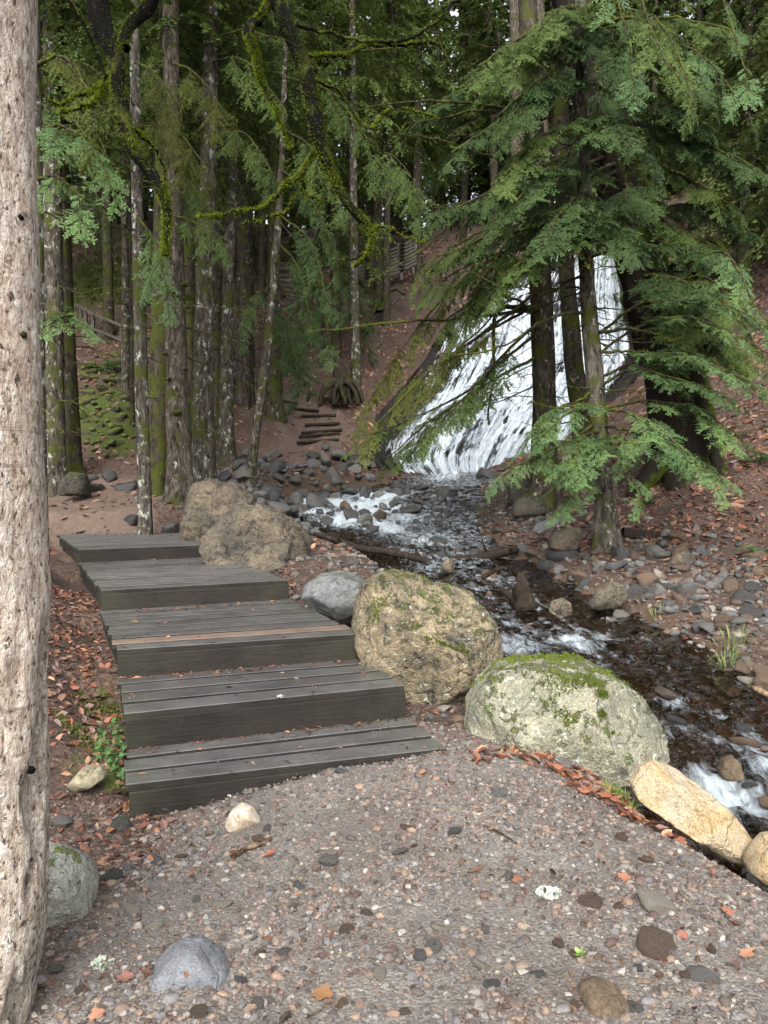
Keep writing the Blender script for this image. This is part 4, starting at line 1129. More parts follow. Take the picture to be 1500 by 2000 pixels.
def bank_keep(x, y):
    d, z, h, k = stream_dist(x, y)
    return smooth(h*.95, h*1.3, d)*np.clip(1-pathmask(x, y), 0, 1)*.8*(.2+.8*smooth(-.1, .3, fbm(np.stack([x*1.5, y*1.5, 0*x+4], -1), 2)))
xy = gravel_xy(3800, -1.5, 6.5, 4.5, 12, 77, bank_keep)
litter('leaf_litter', xy, np.full(len(xy), .034), 78, LC, .4)
xy = gravel_xy(5200, -1.4, 3.0, 1.6, 5.2, 171, lambda x, y: kp(x, y)*.8)
litter('forest_debris', xy, np.full(len(xy), .0085), 172, LC*np.array([.40, .48, .52]), .5, .1)
xy = gravel_xy(420, -1.4, 3.0, 1.6, 5.2, 173, lambda x, y: kp(x, y))
litter('forest_debris', xy, np.full(len(xy), .017), 174, LC*np.array([.6, .65, .7]), .5, .1)
# leaves gathered at the foot of the pale boulder
pl = in_poly([(1090,1505),(1180,1500),(1240,1530),(1260,1590),(1340,1620),(1330,1650),(1270,1625),(1200,1580),(1110,1540)], 260, 3, 80)
Q, _ = G(pl[:, 0], pl[:, 1])
litter('leaf_litter', Q[:, :2], np.full(len(Q), .042), 81, LC*np.array([1.15, 1.2, 1.25]), .45, .02)
pl = in_poly([(910,1455),(1000,1440),(1090,1470),(1085,1500),(1010,1470),(930,1480)], 70, 4, 82)
Q, _ = G(pl[:, 0], pl[:, 1]+14)
litter('leaf_litter', Q[:, :2], np.full(len(Q), .036), 83, LC*np.array([1.2, 1.25, 1.3]), .45, .02)

# grit, needles and leaf scraps lying on the treads, most of it against the risers
g = Geo(); r_ = np.random.default_rng(181)
for i_ in range(5):
    q_, zc_ = STEPQ[i_]; zt_ = zc_+(.17 if i_ == 0 else .26)
    n = (420, 520, 520, 420, 300)[i_]
    a_ = r_.random(n); b_ = np.where(r_.random(n) < .62, 1-np.abs(r_.normal(0, .05, n))-.08*(i_ < 3), r_.random(n))
    p = (q_[0]*(1-a_)[:, None]+q_[1]*a_[:, None])*(1-b_)[:, None]+(q_[3]*(1-a_)[:, None]+q_[2]*a_[:, None])*b_[:, None]
    ang = r_.uniform(0, 6.28, n); s_ = .004+.005*np.clip(r_.pareto(2.2, n), 0, 3)
    el = r_.uniform(1, 4, n)
    e1 = np.stack([np.cos(ang), np.sin(ang), r_.normal(0, .15, n)], -1)*(s_*el/2)[:, None]; e2 = np.stack([-np.sin(ang), np.cos(ang), r_.normal(0, .2, n)], -1)*(s_*.5)[:, None]
    c_ = np.concatenate([p, np.full((n, 1), zt_+.004)], 1)
    up_ = np.array([0, 0, 1])*(s_*.5)[:, None]
    V = np.stack([c_-e1, c_-e2+up_, c_+e1, c_+e2], 1).reshape(-1, 3)
    g.add(V, np.arange(n*4).reshape(-1, 4), np.repeat((LC*np.array([.7, .75, .75]))[r_.integers(len(LC), size=n)]*r_.uniform(.4, 1.6, (n, 1)), 4, 0))
tag(obj('tread_debris', g.mesh('tread_debris', leafm, False)), kind='stuff')
# sticks among the leaves
g = Geo()
xy = gravel_xy(3200, -9, 10, 4, 26, 183, lambda x, y: leaf_keep(x, y)*.6)
n = len(xy); ang = r_.uniform(0, 6.28, n); ln = r_.uniform(.06, .45, n)
p0 = np.stack([xy[:, 0], xy[:, 1], H(xy[:, 0], xy[:, 1])+.015], -1); x1, y1 = xy[:, 0]+np.cos(ang)*ln, xy[:, 1]+np.sin(ang)*ln
p1 = np.stack([x1, y1, H(x1, y1)+.02+ln*r_.uniform(0, .2, n)], -1)
V, F = cones(p0, p1, r_.uniform(.003, .010, n))
g.add(V, F, np.repeat(np.array([.05, .038, .028])*r_.uniform(.5, 3.2, (n, 1)), 4, 0))
tag(obj('forest_debris', g.mesh('forest_debris', leafm, False)), kind='stuff')

# larger single leaves on the path
def leaf_mesh(seed):
    r_ = np.random.default_rng(seed)
    n = 22
    a = np.linspace(0, 2*PI, n, endpoint=False)
    r = .5+.16*np.cos(a)+.10*np.cos(5*a)*(a > .5)+r_.normal(0, .03, n)
    P = np.stack([r*np.cos(a)*1.35, r*np.sin(a)*.95, 0*a], -1)
    P = np.concatenate([P, P*.5, [[0, 0, 0]], [[-.55, .02, .02], [-1.05, .0, .10], [-1.05, .03, .10], [-.55, -.02, .02]]])
    P[:, 2] += .35*np.abs(P[:, 1])**1.2*r_.uniform(.3, 1.2)+P[:, 0]**2*r_.uniform(-.25, .35)+r_.normal(0, .015, len(P))
    F4 = [[i, (i+1) % n, n+(i+1) % n, n+i] for i in range(n)]+[[2*n+1, 2*n+2, 2*n+3, 2*n+4]]
    F3 = [[n+i, n+(i+1) % n, 2*n] for i in range(n)]
    return P, [np.array(F4), np.array(F3)]
LEAVES = [(624,1942,62,(.27,.115,.045),'orange brown leaf lying curled in the lower middle of the path'),(375,1716,38,(.30,.09,.04),'red brown leaf lying on the gravel near the round grey pebble'),(525,1672,32,(.40,.09,.04),'bright orange red leaf on the gravel near the ochre stone chip'),(285,1910,46,(.25,.11,.07),'upright brown leaf against the blue granite rock'),(240,1918,44,(.25,.10,.07),'folded brown leaf beside the blue granite rock'),(90,1932,44,(.33,.14,.07),'curled orange leaf at the base of the pale trunk'),(185,1990,44,(.40,.17,.09),'pale orange leaf at the lowest edge near the trunk'),(822,1517,26,(.36,.15,.07),'small orange leaf near the white stone'),(232,1540,28,(.42,.22,.12),'tan leaf standing against the lowest step corner'),(1010,1716,34,(.30,.10,.05),'crumpled red leaf in the middle of the path'),(1215,1718,34,(.32,.12,.06),'rusty leaf to the far side of the lichen tuft'),(925,1708,48,(.30,.16,.1),'dry curled leaf with a stalk near the path centre'),(1300,1625,52,(.36,.13,.09),'wide rosy brown leaf below the ochre rock'),(1435,1812,46,(.36,.13,.06),'orange leaf near the broad brownish slab'),(1420,1785,40,(.34,.13,.07),'second orange leaf above the broad slab'),(1330,1830,34,(.33,.12,.07),'red leaf resting on the broad brownish slab'),(1455,1870,44,(.38,.17,.09),'orange leaf by the grey chunk of the lower corner'),(1235,1540,46,(.35,.12,.06),'large brown leaf among the heap below the pale boulder'),(1180,1545,40,(.38,.14,.07),'rusty leaf on the edge of the leaf heap'),(1040,1470,46,(.40,.16,.09),'orange leaf leaning on the pale boulder'),(1015,1455,40,(.38,.16,.1),'pinkish leaf at the pale boulder foot'),(645,1405,22,(.33,.1,.05),'small red leaf lodged on the lowest tread'),(600,1428,26,(.35,.13,.06),'orange leaf lodged at the foot of the second riser'),(1060,1478,40,(.36,.14,.08),'brown leaf at the edge of the pale boulder')]
for k, (px, py, s, c, lab) in enumerate(LEAVES):
    on_stair = py < 1430 and px < 700
    p = Wz(px, py, W(*FRONT[0][0], FRONT[0][2])[2]+.012) if on_stair else g1(px, py)
    V, F = leaf_mesh(500+k)
    o = obj('fallen_leaf', make_mesh('fallen_leaf', V*s*p[1]/1500*.55, F, leafm, np.full((len(V), 3), 1.0)*np.array(c)*np.array([.72, .85, .95])), None, (p[0], p[1], p[2]+.012), (rng.normal()*.3, rng.normal()*.3-(.9 if 'upright' in lab or 'standing' in lab else 0), rng.uniform(0, 6.28)))
    tag(o, lab, 'leaf', 'single fallen leaves')
# lichen tuft, twigs on the path
lichm = attrcol_mat('lichen', .9, .2, .2)
def tuft_mesh(n, hgt, r, c0, c1, seed, wid=.1, spread=1.0):
    r_ = np.random.default_rng(seed)
    a = r_.uniform(0, 2*PI, n); q = np.sqrt(r_.random(n))*r
    p = np.stack([q*np.cos(a), q*np.sin(a), 0*a], -1)
    tip = p+np.stack([np.cos(a)*spread*r_.uniform(.1, 1, n)*hgt, np.sin(a)*spread*r_.uniform(.1, 1, n)*hgt, hgt*r_.uniform(.5, 1.1, n)], -1)
    mid = (p+tip)/2+np.array([0, 0, 1])*hgt*.12
    sd = norm(np.stack([-np.sin(a), np.cos(a), 0*a], -1))*wid*hgt
    V = np.stack([p-sd*.6, p+sd*.6, mid+sd, mid-sd, tip], 1).reshape(-1, 3)
    o = np.arange(n)[:, None]*5
    F = [o+np.array([0, 1, 2, 3]), o+np.array([3, 2, 4])]
    C = np.repeat(np.array(c0)+(np.array(c1)-np.array(c0))*r_.random((n, 1)), 5, 0)
    return V, F, C
for px, py, s, c0, c1, nm, lab, cat in ((1072,1745,44,(.42,.48,.40),(.55,.60,.52),'lichen_tuft','pale grey green lichen tuft fallen on the path','lichen'),(1130,1867,26,(.2,.3,.08),(.3,.4,.12),'moss_tuft','bright green moss scrap on the path','moss'),(200,1885,40,(.35,.40,.32),(.5,.55,.45),'lichen_tuft','grey lichen scrap near the base of the pale trunk','lichen'),(548,1362,14,(.5,.52,.48),(.6,.6,.56),'lichen_tuft','tiny white lichen scrap on the second tread','lichen')):
    p = g1(px, py) if py > 1400 else Wz(px, py, W(*FRONT[1][0], FRONT[1][2])[2]+.005)
    r = s*p[1]/1500/2
    V, F, C = tuft_mesh(240, r*.3, r, c0, c1, px, .35, 1.0)
    V += fbm(V*60, 2)[:, None]*r*.25
    tag(obj(nm, make_mesh(nm, V, F, lichm, C, None, False), None, tuple(p+np.array([0, 0, .004]))), lab, cat)
barkbrown = bark_mat('dead_wood', (0.075, 0.055, 0.04), (0.13, 0.10, 0.075), 0, 0.0)
wetwood = bark_mat('wet_dead_wood', (0.028, 0.021, 0.016), (0.055, 0.042, 0.032), 0, 0.0)
strawm = bark_mat('pale_twig', (0.22, 0.15, 0.09), (0.3, 0.22, 0.14), 0, 0)
for pxs, w, mat, lab in (([(600,1990),(625,1975),(655,1955)], 5, strawm, 'thin straw coloured twig below the orange leaf'), ([(453,1680),(480,1665),(515,1652),(530,1640)], 12, strawm, 'splintered pale wood chip in the path'), ([(945,1618),(975,1632),(1012,1655)], 5, barkbrown, 'thin brown twig near the path centre'), ([(255,1592),(280,1596),(308,1603)], 4, barkbrown, 'brown twig at the corner of the lowest riser'), ([(440,1552),(445,1535),(448,1528)], 4, strawm, 'short straw twig by the lowest riser'), ([(140,1412),(165,1420),(195,1424)], 6, wetwood, 'dark bent twig lying on the leaves beside the stairs')):
    Pq = np.array([g1(a, b) for a, b in pxs]); Pq[:, 2] += .012
    c = Pq.mean(0)
    V, F = tube(resample(Pq-c, 10), np.linspace(1, .5, 10)*w*c[1]/3000, 6, .15, 60)
    tag(obj('twig', make_mesh('twig', V, F, mat), None, tuple(c)), lab, 'twig')

# ------------------------------------------------------------------ driftwood over the stream
def log_px(name, label, pts3, radii, mat, lump=.12, cat='log', twigs=0, seed=0):
    Pq = np.array([W(a, b, y) for a, b, y in pts3])
    c = Pq.mean(0)
    Pr = resample(Pq-c, 40)
    rr = np.interp(np.linspace(0, 1, 40), np.linspace(0, 1, len(radii)), radii)
    g = Geo()
    V, F = tube(Pr, rr, 9, lump, 7, seed)
    g.add(V, F)
    for e in (0, -1):
        pass
    r_ = np.random.default_rng(seed)
    for k in range(twigs):
        i = r_.integers(5, 36)
        d = norm(r_.normal(size=3)+np.array([0, 0, .6]))
        Pt = Pr[i]+d*np.linspace(0, r_.uniform(.1, .35), 5)[:, None]
        V, F = tube(Pt, np.linspace(rr[i]*.35, .003, 5), 5)
        g.add(V, F)
    return tag(obj(name, g.mesh(name, mat), None, tuple(c)), label, cat)
log_px('fallen_branch', 'dark bent branch lying across the stream behind the largest boulder', [(612,1042,11.0),(660,1056,10.9),(700,1070,10.8),(760,1078,10.7),(820,1092,10.6),(880,1108,10.4),(930,1112,10.3)], [.03, .045, .05, .055, .05, .04, .02], wetwood, .1, 'branch', 6, 3)
log_px('fallen_log', 'dark rotten log wedged in the stream below the red leaves', [(840,1098,10.8),(900,1094,10.8),(960,1084,10.8),(1010,1072,10.9)], [.05, .07, .08, .06], wetwood, .15, 'log', 5, 5)
log_px('fallen_log', 'dark log lying among the stones behind the slim grey trunk', [(1215,1042,10.6),(1260,1050,10.6),(1310,1052,10.5),(1350,1058,10.4)], [.09, .10, .09, .07], wetwood, .12, 'log', 1, 6)
log_px('fallen_branch', 'thin stick leaning on stones beside the middle stream', [(940,1130,9.4),(965,1115,9.4),(985,1108,9.4)], [.03, .03, .02], wetwood, .1, 'branch', 2, 8)
log_px('fallen_branch', 'pale broken stick on stones at the water edge of the far bank', [(1463,1340,5.9),(1490,1352,5.8),(1520,1368,5.7)], [.02, .022, .015], strawm, .1, 'branch', 0, 9)
log_px('fallen_branch', 'brown stick poking into the pool near the standing stump', [(978,1150,8.9),(1000,1170,8.6),(1010,1186,8.4)], [.03, .035, .03], wetwood, .1, 'branch', 0, 10)
log_px('dead_stump', 'jagged black stump standing upright in the stream', [(1028,1188,8.3),(1024,1165,8.3),(1020,1142,8.3),(1013,1116,8.3)], [.14, .11, .08, .012], wetwood, .6, 'stump', 2, 11)

# ------------------------------------------------------------------ trees
bk_near = None
def near_bark():
    m, nt, b = new_mat('pale_scaly_bark')
    v = objvec(nt, False)
    vz = mapping(nt, v, (1, 1, .42))
    n0 = noise(nt, mapping(nt, v, (1, 1, .6)), 2.4, 4, .65, .3)
    n1 = noise(nt, mapping(nt, v, (1, 1, .34)), 46, 6, .75, .6)
    n2 = noise(nt, mapping(nt, v, (1, 1, .55)), 60, 3, .65, .3)
    n3 = noise(nt, vz, 110, 2, .6)
    vo = voro(nt, mapping(nt, v, (1, 1, .7)), 42)
    s = nt.nodes.new('ShaderNodeSeparateXYZ'); nt.links.new(nt.nodes['Texture Coordinate'].outputs['Object'], s.inputs[0])
    col = ramp(nt, n1, [(.31, (.14, .10, .075)), (.42, (.36, .28, .215)), (.53, (.54, .465, .39)), (.66, (.72, .68, .61))])
    orange = math_(nt, 'MULTIPLY', ramp(nt, n0, [(.54, 0.0), (.68, .4)]), ramp(nt, n1, [(.3, 1.0), (.7, .4)]))
    col = mixc(nt, orange, col, (.40, .21, .11))
    col = mixc(nt, ramp(nt, n2, [(.34, 1.0), (.43, 0.0)]), col, (.075, .048, .037))
    hz = noise(nt, mapping(nt, v, (.25, .25, 5)), 9, 4, .7, .4)
    col = mixc(nt, ramp(nt, hz, [(.32, .45), (.42, 0.0)]), col, (.16, .115, .085))
    low = ramp(nt, math_(nt, 'ADD', math_(nt, 'MULTIPLY', s.outputs['Z'], -0.35), math_(nt, 'MULTIPLY', n0, .7)), [(.05, 0.0), (.3, 1.0)])
    fiss = ramp(nt, noise(nt, mapping(nt, v, (1, 1, .35)), 16, 5, .75, .9), [(.36, 1.0), (.44, 0.0)])
    col = mixc(nt, math_(nt, 'MULTIPLY', math_(nt, 'MULTIPLY', fiss, low), .92), col, (.045, .034, .027))
    grey = math_(nt, 'MULTIPLY', ramp(nt, n2, [(.45, 0.0), (.65, .5)]), low)
    col = mixc(nt, grey, col, (.42, .41, .33))
    h = math_(nt, 'ADD', math_(nt, 'ADD', n1, math_(nt, 'MULTIPLY', n2, .7)), math_(nt, 'SUBTRACT', math_(nt, 'MULTIPLY', n3, .3), math_(nt, 'MULTIPLY', math_(nt, 'MULTIPLY', fiss, low), 1.2)))
    setc(nt, b, Base_Color=col, Roughness=.85, Normal=bump(nt, h, 1.0, .045))
    b.inputs['Specular IOR Level'].default_value = .25
    return m
BK = {
 'near': near_bark(),
 'lichen': bark_mat('bark_pale_lichen', (.085, .075, .062), (.19, .178, .155), .45, .28),
 'lichenmoss': bark_mat('bark_lichen_moss', (.085, .073, .057), (.17, .15, .122), .42, .28),
 'moss': bark_mat('bark_mossy', (.06, .05, .038), (.11, .093, .072), .22, .36),
 'mossy2': bark_mat('bark_very_mossy', (.055, .046, .034), (.10, .084, .064), .1, .48),
 'dark': bark_mat('bark_dark', (.04, .032, .025), (.07, .058, .047), .05, .3),
 'rough': bark_mat('bark_rough_grey', (.095, .078, .062), (.19, .168, .14), .12, .25, vs=1.4),
 'old': bark_mat('bark_old_tree', (.018, .015, .012), (.036, .03, .024), 0, .28, mosscol=(.035, .05, .007), side=.35),
 'grey': bark_mat('bark_grey_slim', (.105, .094, .076), (.19, .178, .15), .3, .28),
 'far': bark_mat('bark_far', (.06, .05, .04), (.11, .097, .08), .25, .25),
 'twig': bark_mat('twig_bark', (.045, .036, .027), (.085, .072, .052), .1, .42, mosscol=(.055, .065, .014)),
 'limb': bark_mat('limb_bark', (.004, .0034, .0028), (.009, .0075, .006), 0, .22, dark=(.002, .002, .002)),
}
def pole(P, r, k, nz, lump, flare, seed, bark_amp=.02):
    P = resample(P, nz); r = np.interp(np.linspace(0, 1, nz), np.linspace(0, 1, len(r)), r) if len(r) != nz else r
    T, U, B = frames(P)
    a = np.linspace(0, 2*PI, k, endpoint=False)
    ring = np.cos(a)[None, :, None]*U[:, None]+np.sin(a)[None, :, None]*B[:, None]
    hgt = np.concatenate([[0], np.cumsum(np.linalg.norm(np.diff(P, axis=0), axis=1))])
    fl = 1+flare*np.exp(-hgt/(.9*r[0]*2.2))[:, None]*(.7+.6*np.cos(a*5+seed)[None]+.4*np.cos(a*3+2*seed)[None])
    q = ring*r[:, None, None]*0+np.stack([np.cos(a)[None]*1.2+0*hgt[:, None], np.sin(a)[None]*1.2+0*hgt[:, None], hgt[:, None]*1.1+0*a[None]], -1)
    rr = r[:, None]*fl*(1+lump*fbm(q+seed*7.1, 3))
    rr = rr+bark_amp*fbm(q*np.array([3.5, 3.5, 2.2])/max(r[0]*4, .3)+seed, 2, True)*r[:, None]*2
    V = (P[:, None]+ring*rr[..., None]).reshape(-1, 3)
    return V, grid_quads(nz, k, True), P, r

# --- foliage
nd_dark = leafy_mat('needles_dark', (.024, .047, .017), (.054, .096, .034), (.085, .135, .048))
nd_mid = leafy_mat('needles_mid', (.042, .072, .019), (.094, .142, .038), (.135, .19, .055), .32)
nd_light = leafy_mat('needles_light', (.05, .10, .04), (.11, .19, .07), (.18, .27, .11), .3)
nd_olive = leafy_mat('needles_olive', (.035, .045, .010), (.085, .098, .02), (.13, .14, .032), .3)
nd_far = leafy_mat('needles_far', (.068, .10, .03), (.128, .172, .052), (.16, .20, .07), .42)
moss_m = attrcol_mat('branch_moss', .9, .1, .45)

def needles(g, p0, p1, up, m, nl, w, r_, mi=0, tipc=1.0):
    T = len(p0)
    if T == 0: return
    k = (np.arange(m)+.6)/m
    d = p1-p0; dn = norm(d)
    side = norm(np.cross(dn, up))
    pos = p0[:, None]+d[:, None]*k[None, :, None]
    tp = (1-.5*k**2)[None, :, None]*r_.uniform(.7, 1.15, (T, m, 1))
    rnd = np.repeat(r_.random((T, 1)), m, 1)*.7+r_.random((T, m))*.3
    for sg in (1, -1):
        a = pos-dn[:, None]*w*.5
        b = pos+dn[:, None]*w*.5
        c = pos+dn[:, None]*nl*.55*tp+side[:, None]*sg*nl*tp+np.array([0, 0, 1])*nl*r_.uniform(-.15, .45, (T, m, 1))
        V = np.stack([a, b, c] if sg == 1 else [b, a, c], 2).reshape(-1, 3)
        F = np.arange(len(V)).reshape(-1, 3)
        C = np.stack([rnd, np.broadcast_to(k[None]**2*.75*tipc, rnd.shape), 0*rnd], -1)
        C = np.repeat(C[:, :, None], 3, 2).reshape(-1, 3)
        g.add(V, F, C, mi)
def bough(g, L, ns, nt_, m, nl, w, droop, seed, stem=True, M=None, spread=1.0, hang=0.0, terts=True):
    r_ = np.random.default_rng(seed)
    s = np.linspace(.1, .98, ns)
    bendy = r_.normal()*.14
    s = np.clip(s+r_.normal(0, .35/ns, ns), .06, .98)
    def axis(t): return np.stack([L*t, L*bendy*t**2, -droop*L*t**2+.05*L*np.sin(t*5+seed)], -1)
    P = axis(s)
    P0, P1, UP, S0, S1 = [], [], [], [], []
    for sg in (1, -1):
        az = sg*(R(60)-R(24)*s+r_.normal(0, .26, ns))
        ln = L*spread*(.16+.36*np.sqrt(np.clip(1-s, 0, 1)))*np.clip(s*5, .5, 1)*r_.uniform(.35, 1.2, ns)*np.where(r_.random(ns) < .14, .3, 1)
        d = np.stack([np.cos(az), np.sin(az), r_.normal(-.12, .12, ns)-droop*s*.8-hang*r_.uniform(0, 1.3, ns)], -1)
        d = norm(d)
        sagz = np.array([0, 0, -1.0])
        start = P+0
        mid = start+d*ln[:, None]*.5+sagz*(.03*ln)[:, None]
        end = start+d*ln[:, None]+sagz*(.16*ln)[:, None]
        for (a, b) in ((start, mid), (mid, end)):
            P0.append(a); P1.append(b); UP.append(np.broadcast_to([0, 0, 1.0], a.shape))
        S0.append(start); S1.append(end)
        if terts:
            tj = np.linspace(.22, .95, nt_)
            for t in tj:
                q = np.where(t < .5, 1, 0)
                base = start+(mid-start)*t*2 if t < .5 else mid+(end-mid)*(t*2-1)
                for s2 in (1, -1):
                    a2 = az+s2*(R(48)+r_.normal(0, .26, ns))
                    dl = np.clip(ln*(.42-.25*t), .03, .3)*r_.uniform(.3, 1.35, ns)
                    dd = norm(np.stack([np.cos(a2), np.sin(a2), d[:, 2]-.1+r_.normal(0, .24, ns)], -1))
                    e2 = base+dd*dl[:, None]
                    ok = ln > .08
                    P0.append(base[ok]); P1.append(e2[ok]); UP.append(np.broadcast_to([0, 0, 1.0], base[ok].shape))
    # terminal shoot
    t = np.linspace(.55, 1.0, 5); A = axis(t)
    P0.append(A[:-1]); P1.append(A[1:]); UP.append(np.broadcast_to([0, 0, 1.0], A[1:].shape))
    g2 = Geo()
    needles(g2, np.concatenate(P0), np.concatenate(P1), np.concatenate(UP), m, nl, w, r_)
    if stem:
        V, F = cones(np.concatenate(S0), np.concatenate(S1), .004 if stem is True else stem)
        g2.add(V, F, None, 1)
        V, F = tube(axis(np.linspace(0, 1, 8)), np.linspace(.012, .003, 8)*max(L, .6), 4)
        g2.add(V, F, None, 1)
    for V, src in ((np.concatenate(g2.V), g2),):
        if M is not None: V = V@np.array(M)[:3, :3].T+np.array(M)[:3, 3]
        C = np.concatenate(g2.C)
        f3 = np.concatenate(g2.F3); m3 = np.concatenate(g2.m3)
        g.V.append(V); g.F3.append(f3+g.n); g.m3.append(m3); g.C.append(C)
        if g2.F4: g.F4.append(np.concatenate(g2.F4)+g.n); g.m4.append(np.concatenate(g2.m4))
        g.n += len(V)
def rotm(az, pitch, roll, s, t):
    return np.array(Matrix.Translation(t) @ Matrix.Rotation(az, 4, 'Z') @ Matrix.Rotation(pitch, 4, 'Y') @ Matrix.Rotation(roll, 4, 'X') @ Matrix.Scale(s, 4))

# sprays used close to the viewer (shared by many twigs)
SPRAY = []
for k in range(5):
    g = Geo(); bough(g, 1.0, 12, 6, 7, .024, .011, .06+.04*k, 900+k, .0035)
    SPRAY.append(g.mesh('foliage_spray', [nd_light, BK['twig']], False))
HANG = []
for k in range(4):
    g = Geo(); bough(g, 1.0, 12, 5, 6, .024, .013, .4, 930+k, .0035, hang=.55)
    HANG.append(g.mesh('foliage_spray', [nd_dark, BK['twig']], False))
MID = []
for k in range(5):
    g = Geo(); bough(g, 1.0, 12, 5, 6, .026, .014, .22, 950+k, .004, hang=.12)
    MID.append(g.mesh('foliage_spray', [nd_dark, BK['twig']], False))
# crowns
def crown_mesh(seed, h, n, l0, l1, ns, nt_, m, nl, w, droop, hang, mat, stem, terts=True, name='crown', keep=1.0):
    g = Geo(); r_ = np.random.default_rng(seed)
    for i in range(n):
        t = (i+r_.random())/n
        L = (l0+(l1-l0)*t)*r_.uniform(.55, 1.15)
        M = rotm(i*2.399+r_.normal()*.4, R(r_.uniform(0, 26))*(1-t*.9), r_.normal()*.15, L, (0, 0, h*t))
        bough(g, 1.0, ns, nt_, m, nl/L, w/L, droop*r_.uniform(.5, 1.4), int(r_.integers(1e6)), stem and stem/L, M, 1.0, hang, terts)
    return g.mesh(name, [mat, BK['twig']], False)
CROWN_MID = [crown_mesh(40+k, 11, 62, 2.5, 1.0, 12, 3, 3, .055, .045, .35, .55, nd_mid, .006) for k in range(4)]
CROWN_FAR = [crown_mesh(60+k, 12, 70, 2.2, .5, 12, 2, 3, .075, .055, .35, .4, nd_far, .008) for k in range(4)]

def moss_tufts(P, r, n, ln, seed, hang=.5, top=.7, c0=(.07, .09, .008), c1=(.24, .28, .03)):
    """short moss blades on a limb that runs along P"""
    r_ = np.random.default_rng(seed)
    T, U, B = frames(P)
    i = r_.integers(0, len(P)-1, n*2); f = r_.random((n*2, 1))
    p = P[i]*(1-f)+P[i+1]*f
    kq = np.argsort(-(fbm(p*7+seed, 2)+r_.normal(0, .3, len(p))))[:n]
    i, f, p = i[kq], f[kq], p[kq]
    rr = np.broadcast_to(r, (len(P),))[i]
    a = r_.uniform(0, 2*PI, n)
    o = np.cos(a)[:, None]*U[i]+np.sin(a)[:, None]*B[i]
    o[:, 2] = np.where(r_.random(n) < top, np.abs(o[:, 2]), o[:, 2])
    o = norm(o)
    base = p+o*rr[:, None]*.85
    d = norm(o+np.array([0, 0, -1])*hang*r_.uniform(0, 1.6, (n, 1))+r_.normal(0, .35, (n, 3)))
    tip = base+d*(ln*r_.uniform(.3, 1.2, n))[:, None]
    V, F = cones(base, tip, ln*.085)
    C = np.repeat(np.array(c0)+(np.array(c1)-np.array(c0))*r_.random((n, 1)), 4, 0)
    return V, F, C

def dead_twigs(root, base, path, rad, n, seed, z0, z1, lmin, lmax, moss=.6):
    """thin dead branches along the trunk, one part"""
    g = Geo(); r_ = np.random.default_rng(seed)
    for k in range(n):
        z = r_.uniform(z0, z1)
        i = int(np.clip(np.searchsorted(path[:, 2], z), 1, len(path)-1))
        p = path[i]
        az = r_.uniform(0, 2*PI); L = r_.uniform(lmin, lmax)*r_.choice([.35, .7, 1.0])
        t = np.linspace(0, 1, 7)[:, None]
        d = np.array([math.cos(az), math.sin(az), 0])
        Q = p+d*t*L+np.array([0, 0, 1])*(-.28*L*t**1.5+.14*L*t**4*r_.uniform(0, 2))+np.cumsum(r_.normal(0, .025*L, (7, 3)), 0)*(t > 0)
        r0 = r_.uniform(.008, .02)
        V, F = tube(Q, np.linspace(r0, .003, 7), 4)
        g.add(V, F, (0, 0, 0), 0)
        for q in range(r_.integers(1, 5)):
            i2 = r_.integers(2, 6)
            dd = norm(d+r_.normal(0, .7, 3)+np.array([0, 0, -.35]))
            Q2 = Q[i2]+dd*np.linspace(0, L*r_.uniform(.15, .4), 4)[:, None]
            V, F = tube(Q2, np.linspace(r0*.5, .002, 4), 3)
            g.add(V, F, (0, 0, 0), 0)
        if moss and r_.random() < moss:
            V, F, C = moss_tufts(Q, .008, int(L*26), .045, int(r_.integers(1e6)), .9)
            g.add(V, F, C, 1)
    if g.n == 0: return
    o = obj('dead_twigs', g.mesh('dead_twigs', [BK['twig'], moss_m], False), root)
    o['kind'] = 'stuff'

def hero_tree(name, label, Y, pxpath, bark, seed, cat='tree', top=15.0, flare=.5, lump=.10, k=20, crown=None, crown_z=6.5, twigs=14, tz=(1.2, 7), tl=(.5, 1.9), nz=70, mossy=.6, group=None, cs=1.0, rough=.02):
    """trunk through photo pixels (px, py, width) listed from the foot up, carried on above the frame"""
    A = np.array(pxpath, float)
    P = W(A[:, 0], A[:, 1], Y); rad = A[:, 2]*Y/3000
    zb = float(H(P[0, 0], P[0, 1]))-.12
    P[0, 2] = min(P[0, 2], zb+.1)
    P = np.concatenate([[[P[0, 0], P[0, 1], zb]], P[1:]]) if P[0, 2] > zb else P
    d = norm(P[-1]-P[-2]); d = norm(d+np.array([0, 0, 1.5]))
    if P[-1, 2] < top:
        ext = P[-1]+d*((top-P[-1, 2])/d[2])
        P = np.concatenate([P, [ext]]); rad = np.append(rad, rad[-1]*.55)
    root = thing(name, label, cat, tuple(P[0]), group)
    base = P[0].copy()
    t = np.concatenate([[0], np.cumsum(np.linalg.norm(np.diff(P, axis=0), axis=1))]); t /= t[-1]
    Pn = resample(P-base, nz); rn = np.interp(np.linspace(0, 1, nz), t, rad)
    V, F, Pp, rr = pole(Pn, rn, k, nz, lump, flare, seed, rough)
    obj('trunk', make_mesh('trunk', V, F, BK[bark]), root)
    if crown is not None:
        i = int(np.clip(np.searchsorted(Pp[:, 2], crown_z), 0, nz-1))
        o = obj('crown', CROWN_MID[crown % 4], root, (Pp[min(i+8, nz-1)][0], Pp[min(i+8, nz-1)][1], crown_z-base[2]), (0, 0, seed*1.7), (cs, cs, cs))
    if twigs: dead_twigs(root, base, Pp, rr, twigs, seed, tz[0], tz[1], *tl, moss=mossy)
    return root, base, Pp, rr

